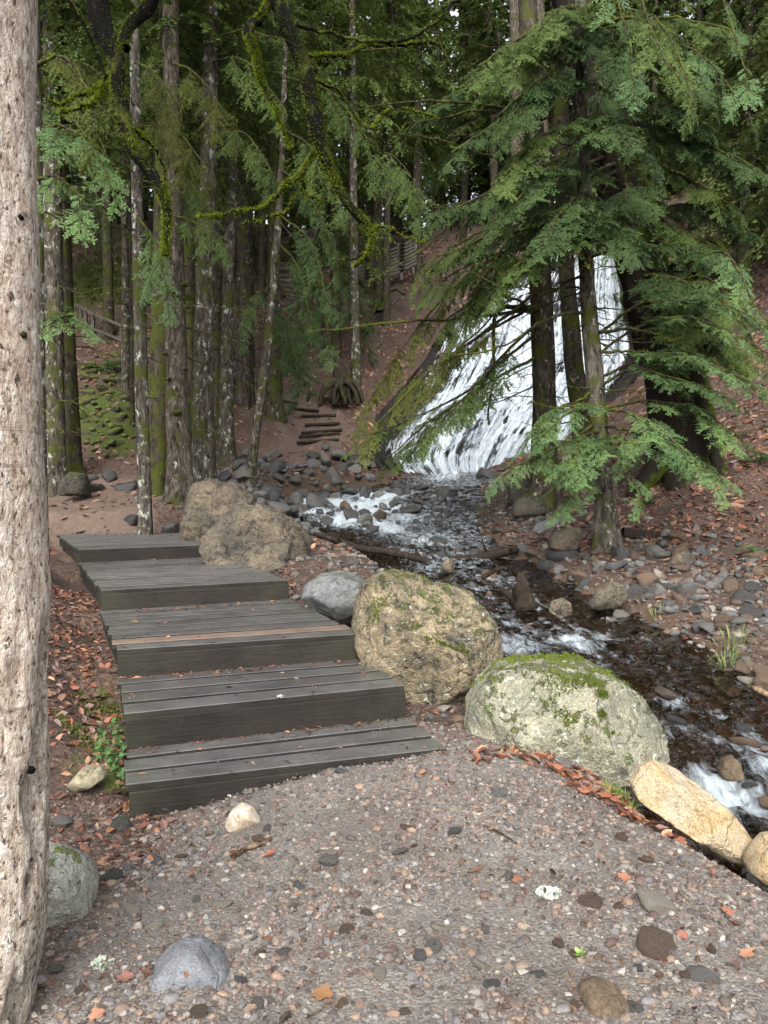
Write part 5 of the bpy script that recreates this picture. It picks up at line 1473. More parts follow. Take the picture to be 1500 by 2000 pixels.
def add_branch(root, base, pts, r0, sprays, mat, seed, kind=None, size=(.5, .9), moss=0, t0=.25, name='branch', barkm='twig', droop=.35, r1=.25, mossc=((.07, .09, .008), (.22, .26, .03))):
    """a limb through world points with foliage sprays along it"""
    P = resample(np.array(pts)-base, 26)
    r_ = np.random.default_rng(seed)
    P[3:-1] += np.cumsum(r_.normal(0, .008, (22, 3)), 0)
    g = Geo(); V, F = tube(P, np.linspace(r0, r0*r1, 26), 7, .12, 6, seed)
    o = obj(name, make_mesh(name, V, F, BK[barkm]), root)
    if moss:
        V, F, C = moss_tufts(P, np.linspace(r0, r0*r1, 26), moss, .05, seed, .7, .7, *mossc)
        mo = obj('moss', make_mesh('moss', V, F, moss_m, C, None, False), o); mo['kind'] = 'stuff'
    L = np.linalg.norm(P[-1]-P[0])
    T, U, B = frames(P)
    kind = kind or SPRAY
    for k in range(sprays):
        t = t0+(1-t0)*((k+.5)/sprays)
        i = int(t*25)
        sg = 1 if k % 2 else -1
        d = norm(T[i]*1.0+np.cross(T[i], [0, 0, 1])*sg*r_.uniform(.2, .95)*(1-.6*(k == sprays-1))+np.array([0, 0, -1])*droop*r_.uniform(.3, 1.4)+r_.normal(0, .08, 3))
        up = np.array([0, 0, 1.0])+r_.normal(0, .18, 3)
        z = norm(up-d*np.dot(up, d)); y = np.cross(z, d)
        s = r_.uniform(*size)*(1.05-.4*t)
        M = Matrix(((d[0]*s, y[0]*s, z[0]*s, P[i][0]), (d[1]*s, y[1]*s, z[1]*s, P[i][1]), (d[2]*s, y[2]*s, z[2]*s, P[i][2]), (0, 0, 0, 1)))
        me = kind[int(r_.integers(len(kind)))]
        so = bpy.data.objects.new('foliage_spray', me); COL.objects.link(so); so.parent = o
        so.matrix_basis = M
        so.material_slots[0].link = 'OBJECT'; so.material_slots[0].material = mat
    return o

# ---- the tree beside the viewer: pale trunk, mossy limbs hanging into view
edge = [(58,1996),(70,1940),(84,1800),(86,1650),(82,1500),(80,1100),(73,800),(68,500),(63,200),(60,0)]
Yn = 2.2; rn_ = .165
E = np.array([W(a, b, Yn) for a, b in edge])
E[:, 0] -= rn_
E = np.concatenate([E, [[E[-1, 0]-.12, Yn, 5.5], [E[-1, 0]-.25, Yn+.05, 8.5], [E[-1, 0]-.3, Yn+.05, 13]]])
root = thing('near_tree', 'thick pale scaly barked tree at the edge of the path with mossy limbs hanging overhead', 'tree', tuple(E[0]))
nb = E[0].copy()
Pn = resample(E-nb, 420)
rr_ = np.interp(Pn[:, 2], [0, .25, 1.0, 4, 13], [rn_*.93, rn_, rn_, rn_*.95, rn_*.5])
a = np.linspace(0, 2*PI, 120, endpoint=False)
T, U, B = frames(Pn)
ring = np.cos(a)[None, :, None]*U[:, None]+np.sin(a)[None, :, None]*B[:, None]
q = np.stack([np.cos(a)[None]*rn_+0*Pn[:, 2:3], np.sin(a)[None]*rn_+0*Pn[:, 2:3], Pn[:, 2:3]+0*a[None]], -1)
rough = np.interp(q[..., 2], [0, .8, 1.6, 3], [1.5, 1.4, .7, .5])
dsp = fbm(q*np.array([6, 6, 3]), 2)*.015+fbm(q*np.array([34, 34, 14]), 3, True)*.0030*rough
crev = smooth(.12, .34, fbm(q*np.array([14, 14, 5])+7, 2))*np.interp(q[..., 2], [0, .9, 1.3], [1, 1, 0])
V = Pn[:, None]+ring*(rr_[:, None]+dsp-crev*.026)[..., None]
obj('trunk', make_mesh('trunk', V.reshape(-1, 3), grid_quads(420, 120, True), BK['near']), root)
for (px, py, s) in ((60,662,.014),(57,438,.010),(4,200,.012),(8,1050,.011),(76,1490,.014)):
    p = W(px, py, Yn)-nb; p[1] -= .055 if px > 40 else .145
    V, F = ico(3); V = V*s*np.array([1, .9, .8])*(1+fbm(V*2+px, 2)*.5)[:, None]
    obj('knot', make_mesh('knot', V+p, F, BK['limb']), root)
def limb(pxs, radii, seed, moss, start=None, sub=None):
    pts = [list(W(a, b, y)) for a, b, y in pxs]
    if start is not None: pts = start+pts
    A_ = np.array(pts)-nb
    rr0 = np.interp(np.linspace(0, 1, len(pxs)), np.linspace(0, 1, len(radii)), radii)
    if start is not None: rr0 = np.concatenate([[rr0[0]*1.25]*len(start), rr0])
    A_ = resample(np.concatenate([A_, rr0[:, None]*.95], 1), 60)
    P, rad = A_[:, :3].copy(), np.maximum(A_[:, 3], .002)
    P[6:-1] += np.cumsum(np.random.default_rng(seed).normal(0, .006, (53, 3)), 0)*.8
    V, F = tube(P, rad, 12, .22, 7, seed)
    o = obj('branch', make_mesh('branch', V, F, BK['limb']), root)
    V, F, C = moss_tufts(P, rad, int(moss*2.6), .030, seed, .7, .95, (.06, .085, .006), (.24, .30, .025))
    mo = obj('moss', make_mesh('moss', V, F, moss_m, C, None, False), o); mo['kind'] = 'stuff'
    return P
tp = lambda z, y: [[float(E[-2, 0]), Yn, z], [float(E[-2, 0])*.9, (Yn+y)/2, z+.15]]
limb([(205,-40,5.0),(212,35,5),(236,80,5),(240,140,5),(252,215,5),(268,270,5),(300,318,5),(322,365,5),(331,410,5),(328,460,5),(324,500,5)], [.075,.07,.06,.05,.052,.044,.036,.03,.02,.012], 5, 5200, tp(6.6, 5))
limb([(310,-60,5.3),(295,0,5.3),(268,30,5.3),(250,70,5.2),(246,95,5.1)], [.05,.05,.045,.035,.03], 6, 1500, tp(7.0, 5.3))
limb([(515,-80,5.6),(535,0,5.6),(560,65,5.6),(588,130,5.6),(604,200,5.6),(618,270,5.6),(630,312,5.6),(650,360,5.6),(678,400,5.6),(702,430,5.6),(722,452,5.6),(719,488,5.6),(692,522,5.6)], [.055,.055,.055,.055,.056,.05,.045,.028,.034,.034,.022,.018,.012], 8, 6000, tp(7.6, 5.6))
limb([(535,-10,5.6),(505,40,5.55),(486,65,5.5),(500,100,5.5),(515,150,5.5),(535,200,5.5),(552,245,5.5),(570,290,5.5)], [.03,.035,.035,.025,.014,.012,.008], 9, 1900)
limb([(614,300,5.6),(590,335,5.55),(555,365,5.5),(520,390,5.5),(480,402,5.5),(390,415,5.5)], [.022,.02,.017,.014,.008,.004], 10, 900)
limb([(590,350,5.55),(605,390,5.6),(620,410,5.65)], [.014,.01,.004], 11, 200)
limb([(720,455,5.6),(745,440,5.6),(780,452,5.6),(820,466,5.6)], [.01,.008,.007,.004], 12, 180)
limb([(716,495,5.6),(680,505,5.55),(636,520,5.5)], [.008,.006,.004], 13, 20)
limb([(560,45,5.6),(610,57,5.6),(660,66,5.65),(720,85,5.7),(760,85,5.75),(850,50,5.8),(900,0,5.9)], [.014,.012,.012,.011,.011,.012,.012], 14, 120)
limb([(470,440,5.5),(500,430,5.5),(535,415,5.5),(560,368,5.5)], [.004,.006,.007,.008], 15, 160)
limb([(240,150,5.0),(200,160,5.0),(150,180,5.0),(95,195,5.0)], [.014,.012,.009,.005], 16, 900)
limb([(225,130,5.0),(170,215,5.0),(120,235,5.0)], [.012,.008,.004], 17, 600)
limb([(262,250,5.0),(300,300,5.1),(322,370,5.1),(330,440,5.1)], [.012,.01,.008,.005], 18, 400)
limb([(600,150,5.6),(660,180,5.8),(720,250,5.9),(760,205,6.0),(870,230,6.2)], [.012,.01,.008,.007,.005], 19, 420)
limb([(605,110,5.6),(680,105,5.8),(760,95,6.0),(850,85,6.2)], [.012,.014,.015,.012], 20, 900)

# ---- cluster on the near side of the stream
HT = {}
HT['a'] = hero_tree('conifer', 'slim pale lichened trunk standing close behind the thick scaly trunk', 8.2, [(80,1118,30),(75,800,27),(73,600,26),(68,300,25),(64,0,24)], 'lichen', 1, k=24, twigs=10, crown=0, crown_z=7)
HT['b'] = hero_tree('conifer', 'white flecked lichened trunk beside a darker leaning one at the edge of the path', 15.5, [(104,938,44),(105,700,37),(104,500,34),(100,200,31),(98,0,29)], 'lichenmoss', 2, crown=1, crown_z=9, twigs=22, tz=(1, 9))
HT['c'] = hero_tree('conifer', 'dark leaning trunk beside the white flecked one', 16.5, [(140,915,40),(132,700,33),(125,500,28),(116,200,26),(110,0,25)], 'moss', 3, crown=2, crown_z=9, twigs=22, tz=(1, 9))
HT['d'] = hero_tree('conifer', 'mossy trunk standing in front of the rail fence', 25, [(213,692,24),(211,550,19),(208,400,18),(204,200,17),(202,0,15)], 'moss', 4, k=14, crown=3, crown_z=13, twigs=20, tz=(2, 10))
HT['e'] = hero_tree('conifer', 'thin lichened trunk rising from the mossy stones', 20.5, [(245,820,18),(246,600,17),(245,300,15),(244,0,14)], 'lichenmoss', 5, k=12, crown=0, crown_z=12, twigs=16)
HT['f'] = hero_tree('conifer', 'thinnest black stem beside the mossy stones', 19.5, [(258,862,11),(260,600,12),(257,400,14),(254,200,13),(252,0,12)], 'dark', 6, k=10, crown=1, crown_z=11, twigs=14)
HT['g'] = hero_tree('conifer', 'slender pale trunk standing among grey stones by the top platform', 12, [(285,1015,28),(280,900,25),(275,700,25),(270,500,22),(266,300,20),(262,0,18)], 'lichen', 7, crown=None, twigs=20, tz=(1.5, 8))
HT['h'] = hero_tree('conifer', 'broad trunk with a thick green moss coat and swollen dark foot', 14.3, [(312,968,62),(313,850,50),(314,750,44),(314,600,36),(316,450,31),(320,200,28),(322,0,26)], 'mossy2', 8, k=24, flare=.3, crown=2, crown_z=8.5, twigs=16)
HT['i'] = hero_tree('conifer', 'rough grey barked trunk with knots and a moss collar', 13.3, [(352,975,48),(349,850,43),(345,700,42),(341,580,40),(338,400,33),(335,200,30),(333,0,28)], 'rough', 9, k=26, lump=.14, crown=None, twigs=18, tz=(1.5, 8))
HT['j'] = hero_tree('conifer', 'narrow mossy trunk squeezed behind the rough grey one', 16.2, [(372,932,26),(369,600,24),(366,300,22),(364,0,20)], 'mossy2', 10, k=14, crown=3, crown_z=9, twigs=16)
HT['k'] = hero_tree('conifer', 'tall straight trunk mottled with lichen and moss behind the craggy boulders', 14.2, [(396,952,46),(397,800,40),(400,600,35),(405,400,32),(410,200,29),(412,0,27)], 'lichenmoss', 11, k=24, crown=0, crown_z=9.5, twigs=30, tz=(1.8, 9.5), tl=(.2, 1.5))
HT['l'] = hero_tree('conifer', 'dark mossy trunk of a close pair, the slightly thinner one', 17.6, [(425,902,24),(428,700,22),(431,400,21),(434,0,19)], 'moss', 12, k=14, crown=1, crown_z=10, twigs=20)
HT['m'] = hero_tree('conifer', 'lichened trunk of the close pair, with a mossy foot', 17.2, [(441,910,40),(442,800,28),(445,600,22),(452,350,20),(460,0,18)], 'lichenmoss', 13, k=16, crown=2, crown_z=10.5, twigs=20)
HT['n'] = hero_tree('conifer', 'thin crooked mossy tree leaning over the heap of stones', 14.8, [(487,932,20),(495,870,18),(508,790,17),(520,690,17),(530,600,17),(538,500,15),(544,430,13),(552,250,11),(560,0,9)], 'lichenmoss', 14, k=14, lump=.16, crown=None, twigs=22, tz=(2, 8), tl=(.3, 1.6))
HT['o'] = hero_tree('conifer', 'dark straight trunk on the leafy slope beside the leaning tree', 22, [(492,785,16),(489,600,14),(487,300,13),(485,0,12)], 'dark', 15, k=12, crown=3, crown_z=12, twigs=16)
HT['p'] = hero_tree('conifer', 'stout dark trunk at the top of the bare soil near the log steps', 21.5, [(540,808,30),(537,700,25),(535,500,23),(533,0,20)], 'moss', 16, k=14, crown=0, crown_z=11, twigs=20)
HT['q'] = hero_tree('conifer', 'white blotched trunk above the upturned root stump', 24, [(697,795,20),(695,700,18),(692,550,17),(690,350,15),(688,0,13)], 'lichen', 17, k=12, crown=1, crown_z=13, twigs=16)
HT['r'] = hero_tree('conifer', 'trunk with spreading roots by the wattle fence', 29.5, [(742,580,22),(739,500,18),(736,300,17),(735,0,15)], 'moss', 18, k=12, flare=1.0, crown=2, crown_z=16, twigs=12, tz=(3, 10))
HT['s'] = hero_tree('conifer', 'mossy trunk half hidden by drooping needles behind the log steps', 26, [(655,715,20),(657,600,19),(650,400,18),(645,0,15)], 'moss', 19, k=12, crown=3, crown_z=9, twigs=12)
# ---- trees before the waterfall
HT['R1'] = hero_tree('conifer', 'dark mossy trunk standing straight in front of the waterfall', 12.8, [(1060,1008,60),(1062,930,50),(1063,800,46),(1060,650,43),(1055,540,42),(1045,300,38),(1030,0,34)], 'moss', 21, k=26, crown=None, twigs=26, tz=(1.5, 7), tl=(.6, 2.2))
HT['R2'] = hero_tree('conifer', 'curved dark trunk crossing the middle of the waterfall', 14.2, [(1145,895,50),(1138,830,42),(1125,740,37),(1115,640,33),(1107,530,31),(1098,300,28),(1092,0,25)], 'moss', 22, k=20, crown=None, twigs=20, tz=(2, 7), tl=(.6, 2.0))
HT['R3'] = hero_tree('conifer', 'slim grey lichened trunk on the stony bank in front of the fall', 10.2, [(1188,1072,48),(1180,960,38),(1170,850,36),(1160,720,34),(1152,630,32),(1146,540,28),(1140,300,25),(1134,0,22)], 'grey', 23, k=26, crown=None, twigs=34, tz=(1.8, 6), tl=(.4, 1.6))
HT['R4'] = hero_tree('old_tree', 'massive dark leaning old tree with mossy flank and heavy needle boughs', 13.2, [(1352,975,150),(1340,890,122),(1322,800,104),(1288,660,94),(1246,480,90),(1207,330,88),(1165,180,84),(1120,0,78)], 'old', 24, k=40, lump=.16, flare=.2, crown=None, twigs=40, tz=(2.5, 9), tl=(.8, 2.6), nz=120, rough=.06)
HT['R5'] = hero_tree('conifer', 'bare brown trunk rising behind the dark boughs', 32, [(1010,455,24),(1010,300,23),(1008,100,22),(1005,0,20)], 'rough', 25, k=14, crown=None, twigs=8, tz=(13, 20), top=24)
HT['R6'] = hero_tree('conifer', 'grey trunk between the old tree and the dark straight one', 31.5, [(1064,455,30),(1060,300,28),(1054,150,27),(1050,0,26)], 'rough', 26, k=16, crown=None, twigs=10, tz=(13, 20), top=24)

# foliage boughs of these trees
def B(t, pts, r0, n, mat, seed, **kw):
    root, base = HT[t][0], HT[t][1]
    return add_branch(root, base, [W(a, b, y) for a, b, y in pts], r0, n, mat, seed, **kw)
# old tree: heavy dark masses
bs = 100
for t, y0, reach in ((0, 60, 0),):
    pass
OLD = [ # start on the trunk -> end (pixels, distance)
 [(1135,40,13),(1040,60,11.8),(930,130,11)], [(1150,100,13),(1060,150,11.5),(960,230,10.6)], [(1165,150,13),(1040,210,12),(880,300,11)],
 [(1180,210,13),(1090,290,11.4),(950,400,10.3)], [(1195,270,13),(1060,330,11.4),(880,420,10.6)], [(1205,320,13),(1120,340,11),(990,390,9.8)],
 [(1210,330,13),(1080,400,11.4),(850,500,10.8)], [(1225,400,13),(1110,430,11.2),(930,480,10)], [(1230,420,13),(1150,450,10.8),(1040,500,9.6)],
 [(1240,470,13),(1120,500,11.6),(960,570,11)], [(1215,340,13),(1180,330,10.8),(1110,350,9.2)], [(1220,360,13),(1230,370,10.8),(1210,400,9.2)],
 [(1130,20,13),(1090,60,11),(1060,120,9.6)], [(1150,90,13),(1120,150,11),(1130,230,9.6)], [(1170,160,13),(1180,190,11),(1170,260,9.8)],
 [(1140,60,13),(1230,40,12),(1330,90,11)], [(1170,170,13),(1270,190,12),(1400,260,11.4)], [(1190,240,13),(1300,250,12.2),(1440,330,11.6)],
 [(1210,340,13),(1290,420,12.4),(1400,480,11.8)], [(1240,470,13),(1330,480,12),(1440,520,11.4)], [(1260,560,13),(1330,590,12),(1420,640,11.2)],
 [(1270,620,13),(1360,650,12),(1460,700,11)], [(1150,100,13),(1010,120,12.4),(840,210,12)], [(1200,300,13),(1000,370,12.6),(830,400,12)],
 [(1250,520,13),(1200,540,11.4),(1150,560,10.4)], [(1255,540,13),(1310,540,11),(1370,560,9.8)],
]
for i, p in enumerate(OLD):
    if i in (3, 9, 10, 13, 24): continue
    B('R4', p, .04, 18, nd_dark if i % 3 else nd_mid, 1000+i, kind=MID+SPRAY[:3], size=(.5, 1.0), t0=.38, droop=.22, moss=60 if i > 14 else 0)
for i, p in enumerate([[(1140,250,10.2),(1080,250,9.6),(990,340,9.0)], [(1142,330,10.2),(1070,330,9.5),(960,440,8.9)], [(1138,170,10.2),(1070,160,9.5),(1000,230,9.0)], [(1136,90,10.2),(1060,80,9.6),(970,150,9.1)], [(1140,240,10.2),(1190,230,9.5),(1260,290,9.0)], [(1143,380,10.2),(1110,400,9.4),(1060,470,8.9)], [(1146,440,10.2),(1080,460,9.6),(980,540,9.2)], [(1144,400,10.2),(1190,410,9.6),(1250,460,9.2)], [(1136,60,10.2),(1180,60,9.6),(1230,130,9.2)], [(1136,20,10.2),(1090,20,9.4),(1050,70,8.9)]]):
    B('R3', p, .025, 19, nd_dark if i % 3 else nd_mid, 1060+i, kind=MID+SPRAY[:3], size=(.45, .9), t0=.04, droop=.16, moss=60)
for i, p in enumerate([[(1165,140,13),(1290,120,12),(1420,190,11)], [(1150,60,13),(1300,30,12),(1440,60,11)], [(1180,220,13),(1330,260,12),(1480,330,11)], [(1200,300,13),(1330,350,12.2),(1450,420,11.4)], [(1230,420,13),(1340,400,12.4),(1480,450,11.6)], [(1250,520,13),(1340,540,12),(1400,600,11.2)]]):
    B('R4', p, .03, 18, nd_mid if i % 2 else nd_dark, 1080+i, kind=MID+SPRAY[:3], size=(.4, .8), t0=.25, droop=.2, moss=120)
# light sprays of the slim grey tree
LIGHT = [
 ([(1172,800,10.2),(1230,810,9.6),(1310,860,9.0),(1400,940,8.4)], 8, .55), ([(1172,840,10.2),(1140,860,9.4),(1110,920,8.8)], 5, .55),
 ([(1166,790,10.2),(1120,800,9.4),(1060,850,8.9)], 5, .55), ([(1178,900,10.2),(1150,930,9.6),(1100,980,9.2)], 4, .5), ([(1176,870,10.2),(1210,850,9.2),(1250,870,8.6)], 5, .55),
 ([(1165,760,10.2),(1230,720,9.8),(1320,740,9.4),(1420,770,9)], 7, .6), ([(1160,690,10.2),(1250,680,9.8),(1350,700,9.4)], 5, .6), ([(1172,820,10.2),(1060,890,9.6),(980,930,9.2)], 4, .5),
 ([(1175,850,10.2),(1220,900,9.2),(1260,990,8.6)], 3, .4),
]
LIGHT += [([(1160,700,10.2),(1240,640,9.9),(1340,620,9.5),(1450,660,9.0)], 6, .6), ([(1158,660,10.2),(1260,590,9.8),(1400,590,9.4),(1500,640,9.0)], 7, .65), ([(1170,800,10.2),(1260,780,9.8),(1360,800,9.3),(1440,850,8.9)], 6, .6),
 ([(1172,830,10.2),(1250,850,9.5),(1330,900,9.0),(1410,935,8.5)], 6, .5), ([(1165,740,10.2),(1300,690,9.6),(1420,720,9.0),(1500,760,8.7)], 7, .6), ([(1174,860,10.2),(1120,880,9.5),(1080,940,9.1)], 4, .5), ([(1170,790,10.2),(1080,820,9.7),(1030,880,9.4)], 4, .5)]
for i, (p, n, s) in enumerate(LIGHT):
    B('R3', p, .022, int(n*1.6), nd_light, 1100+i, size=(s*.75, s*1.3), moss=120, t0=.25, droop=.12)
# boughs trailing before the fall from the dark straight trunk
TRAIL = [
 ([(1058,560,12.8),(960,640,12),(830,740,11.4),(720,850,11)], 9), ([(1060,620,12.8),(980,700,12),(880,800,11.6),(790,880,11.3)], 9), ([(1056,520,12.8),(960,560,12.2),(850,640,11.8)], 7),
 ([(1058,590,12.8),(930,660,12.6),(780,760,12.4)], 8), ([(1062,660,12.8),(960,690,11.8),(880,770,11.2)], 7), ([(1050,480,12.8),(960,500,12),(840,560,11.4)], 8),
 ([(1062,700,12.8),(1000,740,11.6),(950,800,11)], 5), ([(1045,420,12.8),(950,450,12),(820,520,11.5)], 8), ([(1062,640,12.8),(900,770,12.4),(700,850,12.0)], 7),
]
TRAIL += [([(1050,450,12.8),(900,560,12.2),(780,700,11.8),(720,800,11.5)], 8), ([(1062,690,12.8),(930,760,12.2),(830,830,11.8),(760,890,11.6)], 8), ([(1048,420,12.8),(960,520,12.0),(900,640,11.6)], 7)]
for i, (p, n) in enumerate(TRAIL):
    if i in (4, 6): continue
    n = int(n*1.5)
    B('R1', p, .03, n, nd_olive if i % 3 == 0 else nd_mid, 1200+i, kind=MID+SPRAY, size=(.5, .95), moss=90, t0=.3, droop=.4)
B('R1', [(1060,600,12.7),(930,620,12.2),(800,630,11.8),(690,640,11.5),(600,650,11.4)], .03, 0, nd_dark, 1250, moss=500)
# far right: drooping yellowish sprays before the cliff
for i, p in enumerate([[(1330,90,11),(1400,150,10),(1470,260,9.5)], [(1280,40,10),(1320,120,9),(1340,230,8.4)], [(1400,-40,8.5),(1440,60,8),(1470,150,7.6)], [(1250,-60,8.5),(1290,60,8),(1330,160,7.6)], [(1420,500,10.4),(1460,580,9.6),(1500,640,9)], [(1400,560,10.4),(1440,620,9.6),(1490,700,9)], [(1190,-60,9),(1230,60,8.5),(1240,160,8)], [(1350,640,10.4),(1420,660,9.4),(1500,690,8.8)]]):
    B('R4', [(1160,20,13)]+p if p[0][1] < 300 else [(1262,560,13)]+p, .025, 9, nd_mid if i % 2 else nd_light, 1300+i, kind=MID+SPRAY, size=(.4, .75), moss=160, t0=.35, droop=.5)
# mossy arm of the old tree at the frame edge
B('R4', [(1250,440,13),(1300,430,12.4),(1350,500,12),(1370,640,11.8),(1390,720,11.6)], .09, 3, nd_mid, 1350, moss=900, kind=MID, size=(.5, .8), r1=.5)
B('R4', [(1262,560,13),(1400,470,12),(1430,560,11.5),(1450,620,11.2)], .05, 2, nd_mid, 1351, moss=600, kind=MID, size=(.5, .8), r1=.4)
# drooping boughs in the near cluster
CL = [
 ('g', [(265,250,12),(330,250,10.5),(400,330,9.5)], 7, nd_olive, HANG), ('g', [(262,120,12),(310,150,10.5),(350,260,9.5)], 7, nd_olive, HANG), 
 ('g', [(268,420,12),(310,480,11),(330,560,10.4)], 5, nd_light, HANG), ('i', [(338,420,13.3),(390,440,12),(440,470,11.4)], 6, nd_mid, HANG), ('i', [(334,120,13.3),(390,150,12),(460,230,11)], 7, nd_olive, HANG),
 ('a', [(68,270,8.2),(120,240,7.6),(180,290,7.2)], 5, nd_light, SPRAY), ('a', [(70,350,8.2),(120,350,7.6),(160,390,7.2)], 4, nd_light, SPRAY), ('a', [(75,660,8.2),(110,630,7.8),(150,620,7.4)], 3, nd_light, SPRAY),
 ('a', [(66,130,8.2),(130,120,7.4),(180,200,7)], 5, nd_olive, HANG), ('k', [(410,120,14.2),(480,120,13),(560,220,12)], 8, nd_mid, HANG),
 ('k', [(407,260,14.2),(480,260,13),(540,340,12)], 7, nd_mid, HANG), ('n', [(548,330,14.8),(600,380,14),(660,520,13.4)], 9, nd_dark, HANG), ('n', [(545,420,14.8),(600,460,14),(650,600,13.5)], 9, nd_dark, HANG),
 ('n', [(552,250,14.8),(620,300,14),(690,420,13.4)], 9, nd_mid, HANG), ('n', [(540,470,14.8),(580,520,14.2),(610,640,13.8)], 7, nd_dark, HANG), ('n', [(556,150,14.8),(640,180,14),(720,290,13.4)], 9, nd_mid, HANG),
 ('n', [(545,430,14.8),(610,520,14.3),(650,700,13.9)], 8, nd_dark, HANG), ('n', [(530,560,14.8),(500,580,14.2),(470,640,13.8)], 4, nd_dark, HANG), ('s', [(650,500,26),(600,600,25),(560,700,24)], 6, nd_dark, HANG), ('s', [(652,480,26),(700,560,25),(720,650,24.5)], 6, nd_dark, HANG),
 ('p', [(536,560,21.5),(560,640,20.6),(580,760,20.2)], 6, nd_dark, HANG), ('h', [(322,330,14.3),(370,360,13.6),(420,420,13)], 6, nd_mid, HANG), ('b', [(101,260,15.5),(160,260,14.5),(230,340,13.6)], 7, nd_mid, HANG), ('b', [(100,120,15.5),(170,130,14.4),(240,210,13.4)], 7, nd_olive, HANG), ('c', [(118,400,16.5),(170,360,15.4),(220,430,14.6)], 5, nd_dark, HANG), ('q', [(692,330,24),(760,300,22),(830,380,20.5)], 8, nd_mid, HANG),
]
for i, (t, p, n, mat, kind) in enumerate(CL):
    far = p[0][2] > 19
    B(t, p, .022, n, mat, 1400+i, kind=kind, size=(1.1, 1.8) if far else (.45, .9), moss=90, t0=.2, droop=.6)
# long bare mossy twigs crossing the upper middle
TW = [
 ('k', [(410,80,14.2),(480,60,13),(560,90,12)], .02), ('n', [(556,140,14.8),(640,110,13.6),(760,95,12.6),(860,85,12)], .03), ('R1', [(1040,230,12.8),(960,210,12),(850,200,11.4),(700,215,10.8)], .03), ('R1', [(1043,330,12.8),(940,300,12),(850,270,11.4),(770,260,11)], .022),
 ('R1', [(1046,360,12.8),(900,430,12),(820,500,11.5),(720,560,11.2)], .022), ('R1', [(1035,120,12.8),(900,170,11.5),(840,60,11)], .03), ('R4', [(1215,350,13),(1080,370,12),(1000,420,11.4),(930,560,11)], .03), ('R4', [(1180,200,13),(1060,320,12),(940,480,11.6)], .028),
 ('R1', [(1040,250,12.8),(940,220,12.2),(870,240,11.8),(780,260,11.6)], .025), ('R3', [(1150,610,10.2),(1080,620,9.8),(960,680,9.4),(860,690,9.2)], .022), ('R3', [(1155,650,10.2),(1250,640,9.8),(1330,660,9.4)], .025), ('R3', [(1165,760,10.2),(1090,800,9.8),(1030,790,9.5)], .018),
 ('R1', [(1062,640,12.8),(1000,580,12.2),(940,640,11.8),(880,690,11.4)], .025), ('R1', [(1060,600,12.7),(970,610,12.3),(965,720,12.1),(955,830,12.0)], .045),
 ('i', [(338,500,13.3),(310,520,12.6),(285,570,12)], .02), ('c', [(128,560,16.5),(170,575,15.6),(220,560,15)], .02), ('b', [(103,600,15.5),(150,650,14.6),(190,620,14)], .016), ('R5', [(1010,240,32),(930,160,30.5),(880,60,29)], .05),
]
for i, (t, p, r0) in enumerate(TW):
    B(t, p, r0, 0, nd_mid, 1500+i, moss=int(260*len(p)/3), r1=.3, mossc=((.05, .065, .01), (.13, .155, .025)))
# moss collar on the rough grey trunk
root_i, base_i, Pi, ri = HT['i']
c = W(341, 578, 13.3)-base_i
aa = np.linspace(0, 2*PI, 30)
Pc = np.stack([c[0]+np.cos(aa)*.19, c[1]+np.sin(aa)*.19, c[2]+.05*np.sin(aa*2)-.05*np.cos(aa)], -1)
V, F, C = moss_tufts(Pc, .03, 1500, .07, 3, .4, .9, (.06, .085, .01), (.15, .2, .02))
mo = obj('moss_collar', make_mesh('moss_collar', V, F, moss_m, C, None, False), root_i); mo['kind'] = 'stuff'
for px, py, s in ((362,555,.07),(322,690,.05),(362,720,.06),(345,805,.08),(328,740,.05),(366,600,.05)):
    p = W(px, py, 13.1)-base_i
    V, F = ico(2); V = V*s*np.array([1, .9, .7])*(1+fbm(V*2+px, 2)*.4)[:, None]
    obj('knot', make_mesh('knot', V+p, F, BK['mossy2']), root_i)
# moss and root flare on the old tree
ro, bo, Po, rro = HT['R4']
for k, (p0, p1, r0) in enumerate((((1355,700,12.6),(1408,930,12.2),.16),((1290,900,12.6),(1230,985,12.3),.2),((1320,930,12.4),(1330,1000,12.0),.22),((1262,480,13),(1300,640,12.8),.12))):
    Pq = resample(np.array([W(*p0)-bo, (W(*p0)+W(*p1))/2-bo, W(*p1)-bo]), 20)
    V, F = tube(Pq, np.linspace(r0, r0*.6, 20), 10, .2, 3, k)
    o = obj('root', make_mesh('root', V, F, BK['old']), ro)
    V, F, C = moss_tufts(Pq, np.linspace(r0, r0*.6, 20), 1500, .05, k, .3, .9, (.03, .045, .006), (.085, .115, .012))
    mo = obj('moss', make_mesh('moss', V, F, moss_m, C, None, False), o); mo['kind'] = 'stuff'

# ---- the wood on the slope
r_ = np.random.default_rng(77)
TR = []
for k in range(5):
    hh = 16+k
    P = np.array([[0, 0, -.3], [.05*k, .1, 5], [.1, .05*k, 10], [.12*k, 0, hh]])
    V, F, _, _ = pole(P, np.array([.17, .14, .11, .05]), 10, 24, .08, .4, k, .02)
    TR.append(make_mesh('trunk', V, F, BK['far']))
spots = []
tries = 0
def clear(x, y):
    if y < 31 and 0.5 < x < 12: return False
    # keep the view to the trail and the near slope open
    u = x/y*1500+750
    if y < 27 and 480 < u < 900: return False
    return True
while len(spots) < 190 and tries < 8000:
    tries += 1
    y = r_.uniform(17.5, 56); x = r_.uniform(-.62, .62)*y*1.15
    if not clear(x, y): continue
    if all((x-a)**2+(y-b)**2 > (1.35 if y > 30 else 1.9)**2 for a, b in spots):
        u = x/y*1500+750
        if y < 26 and any(abs(u-t) < 26 for t in (105, 138, 213, 246, 285, 312, 352, 397, 441, 697)): continue
        spots.append((x, y))
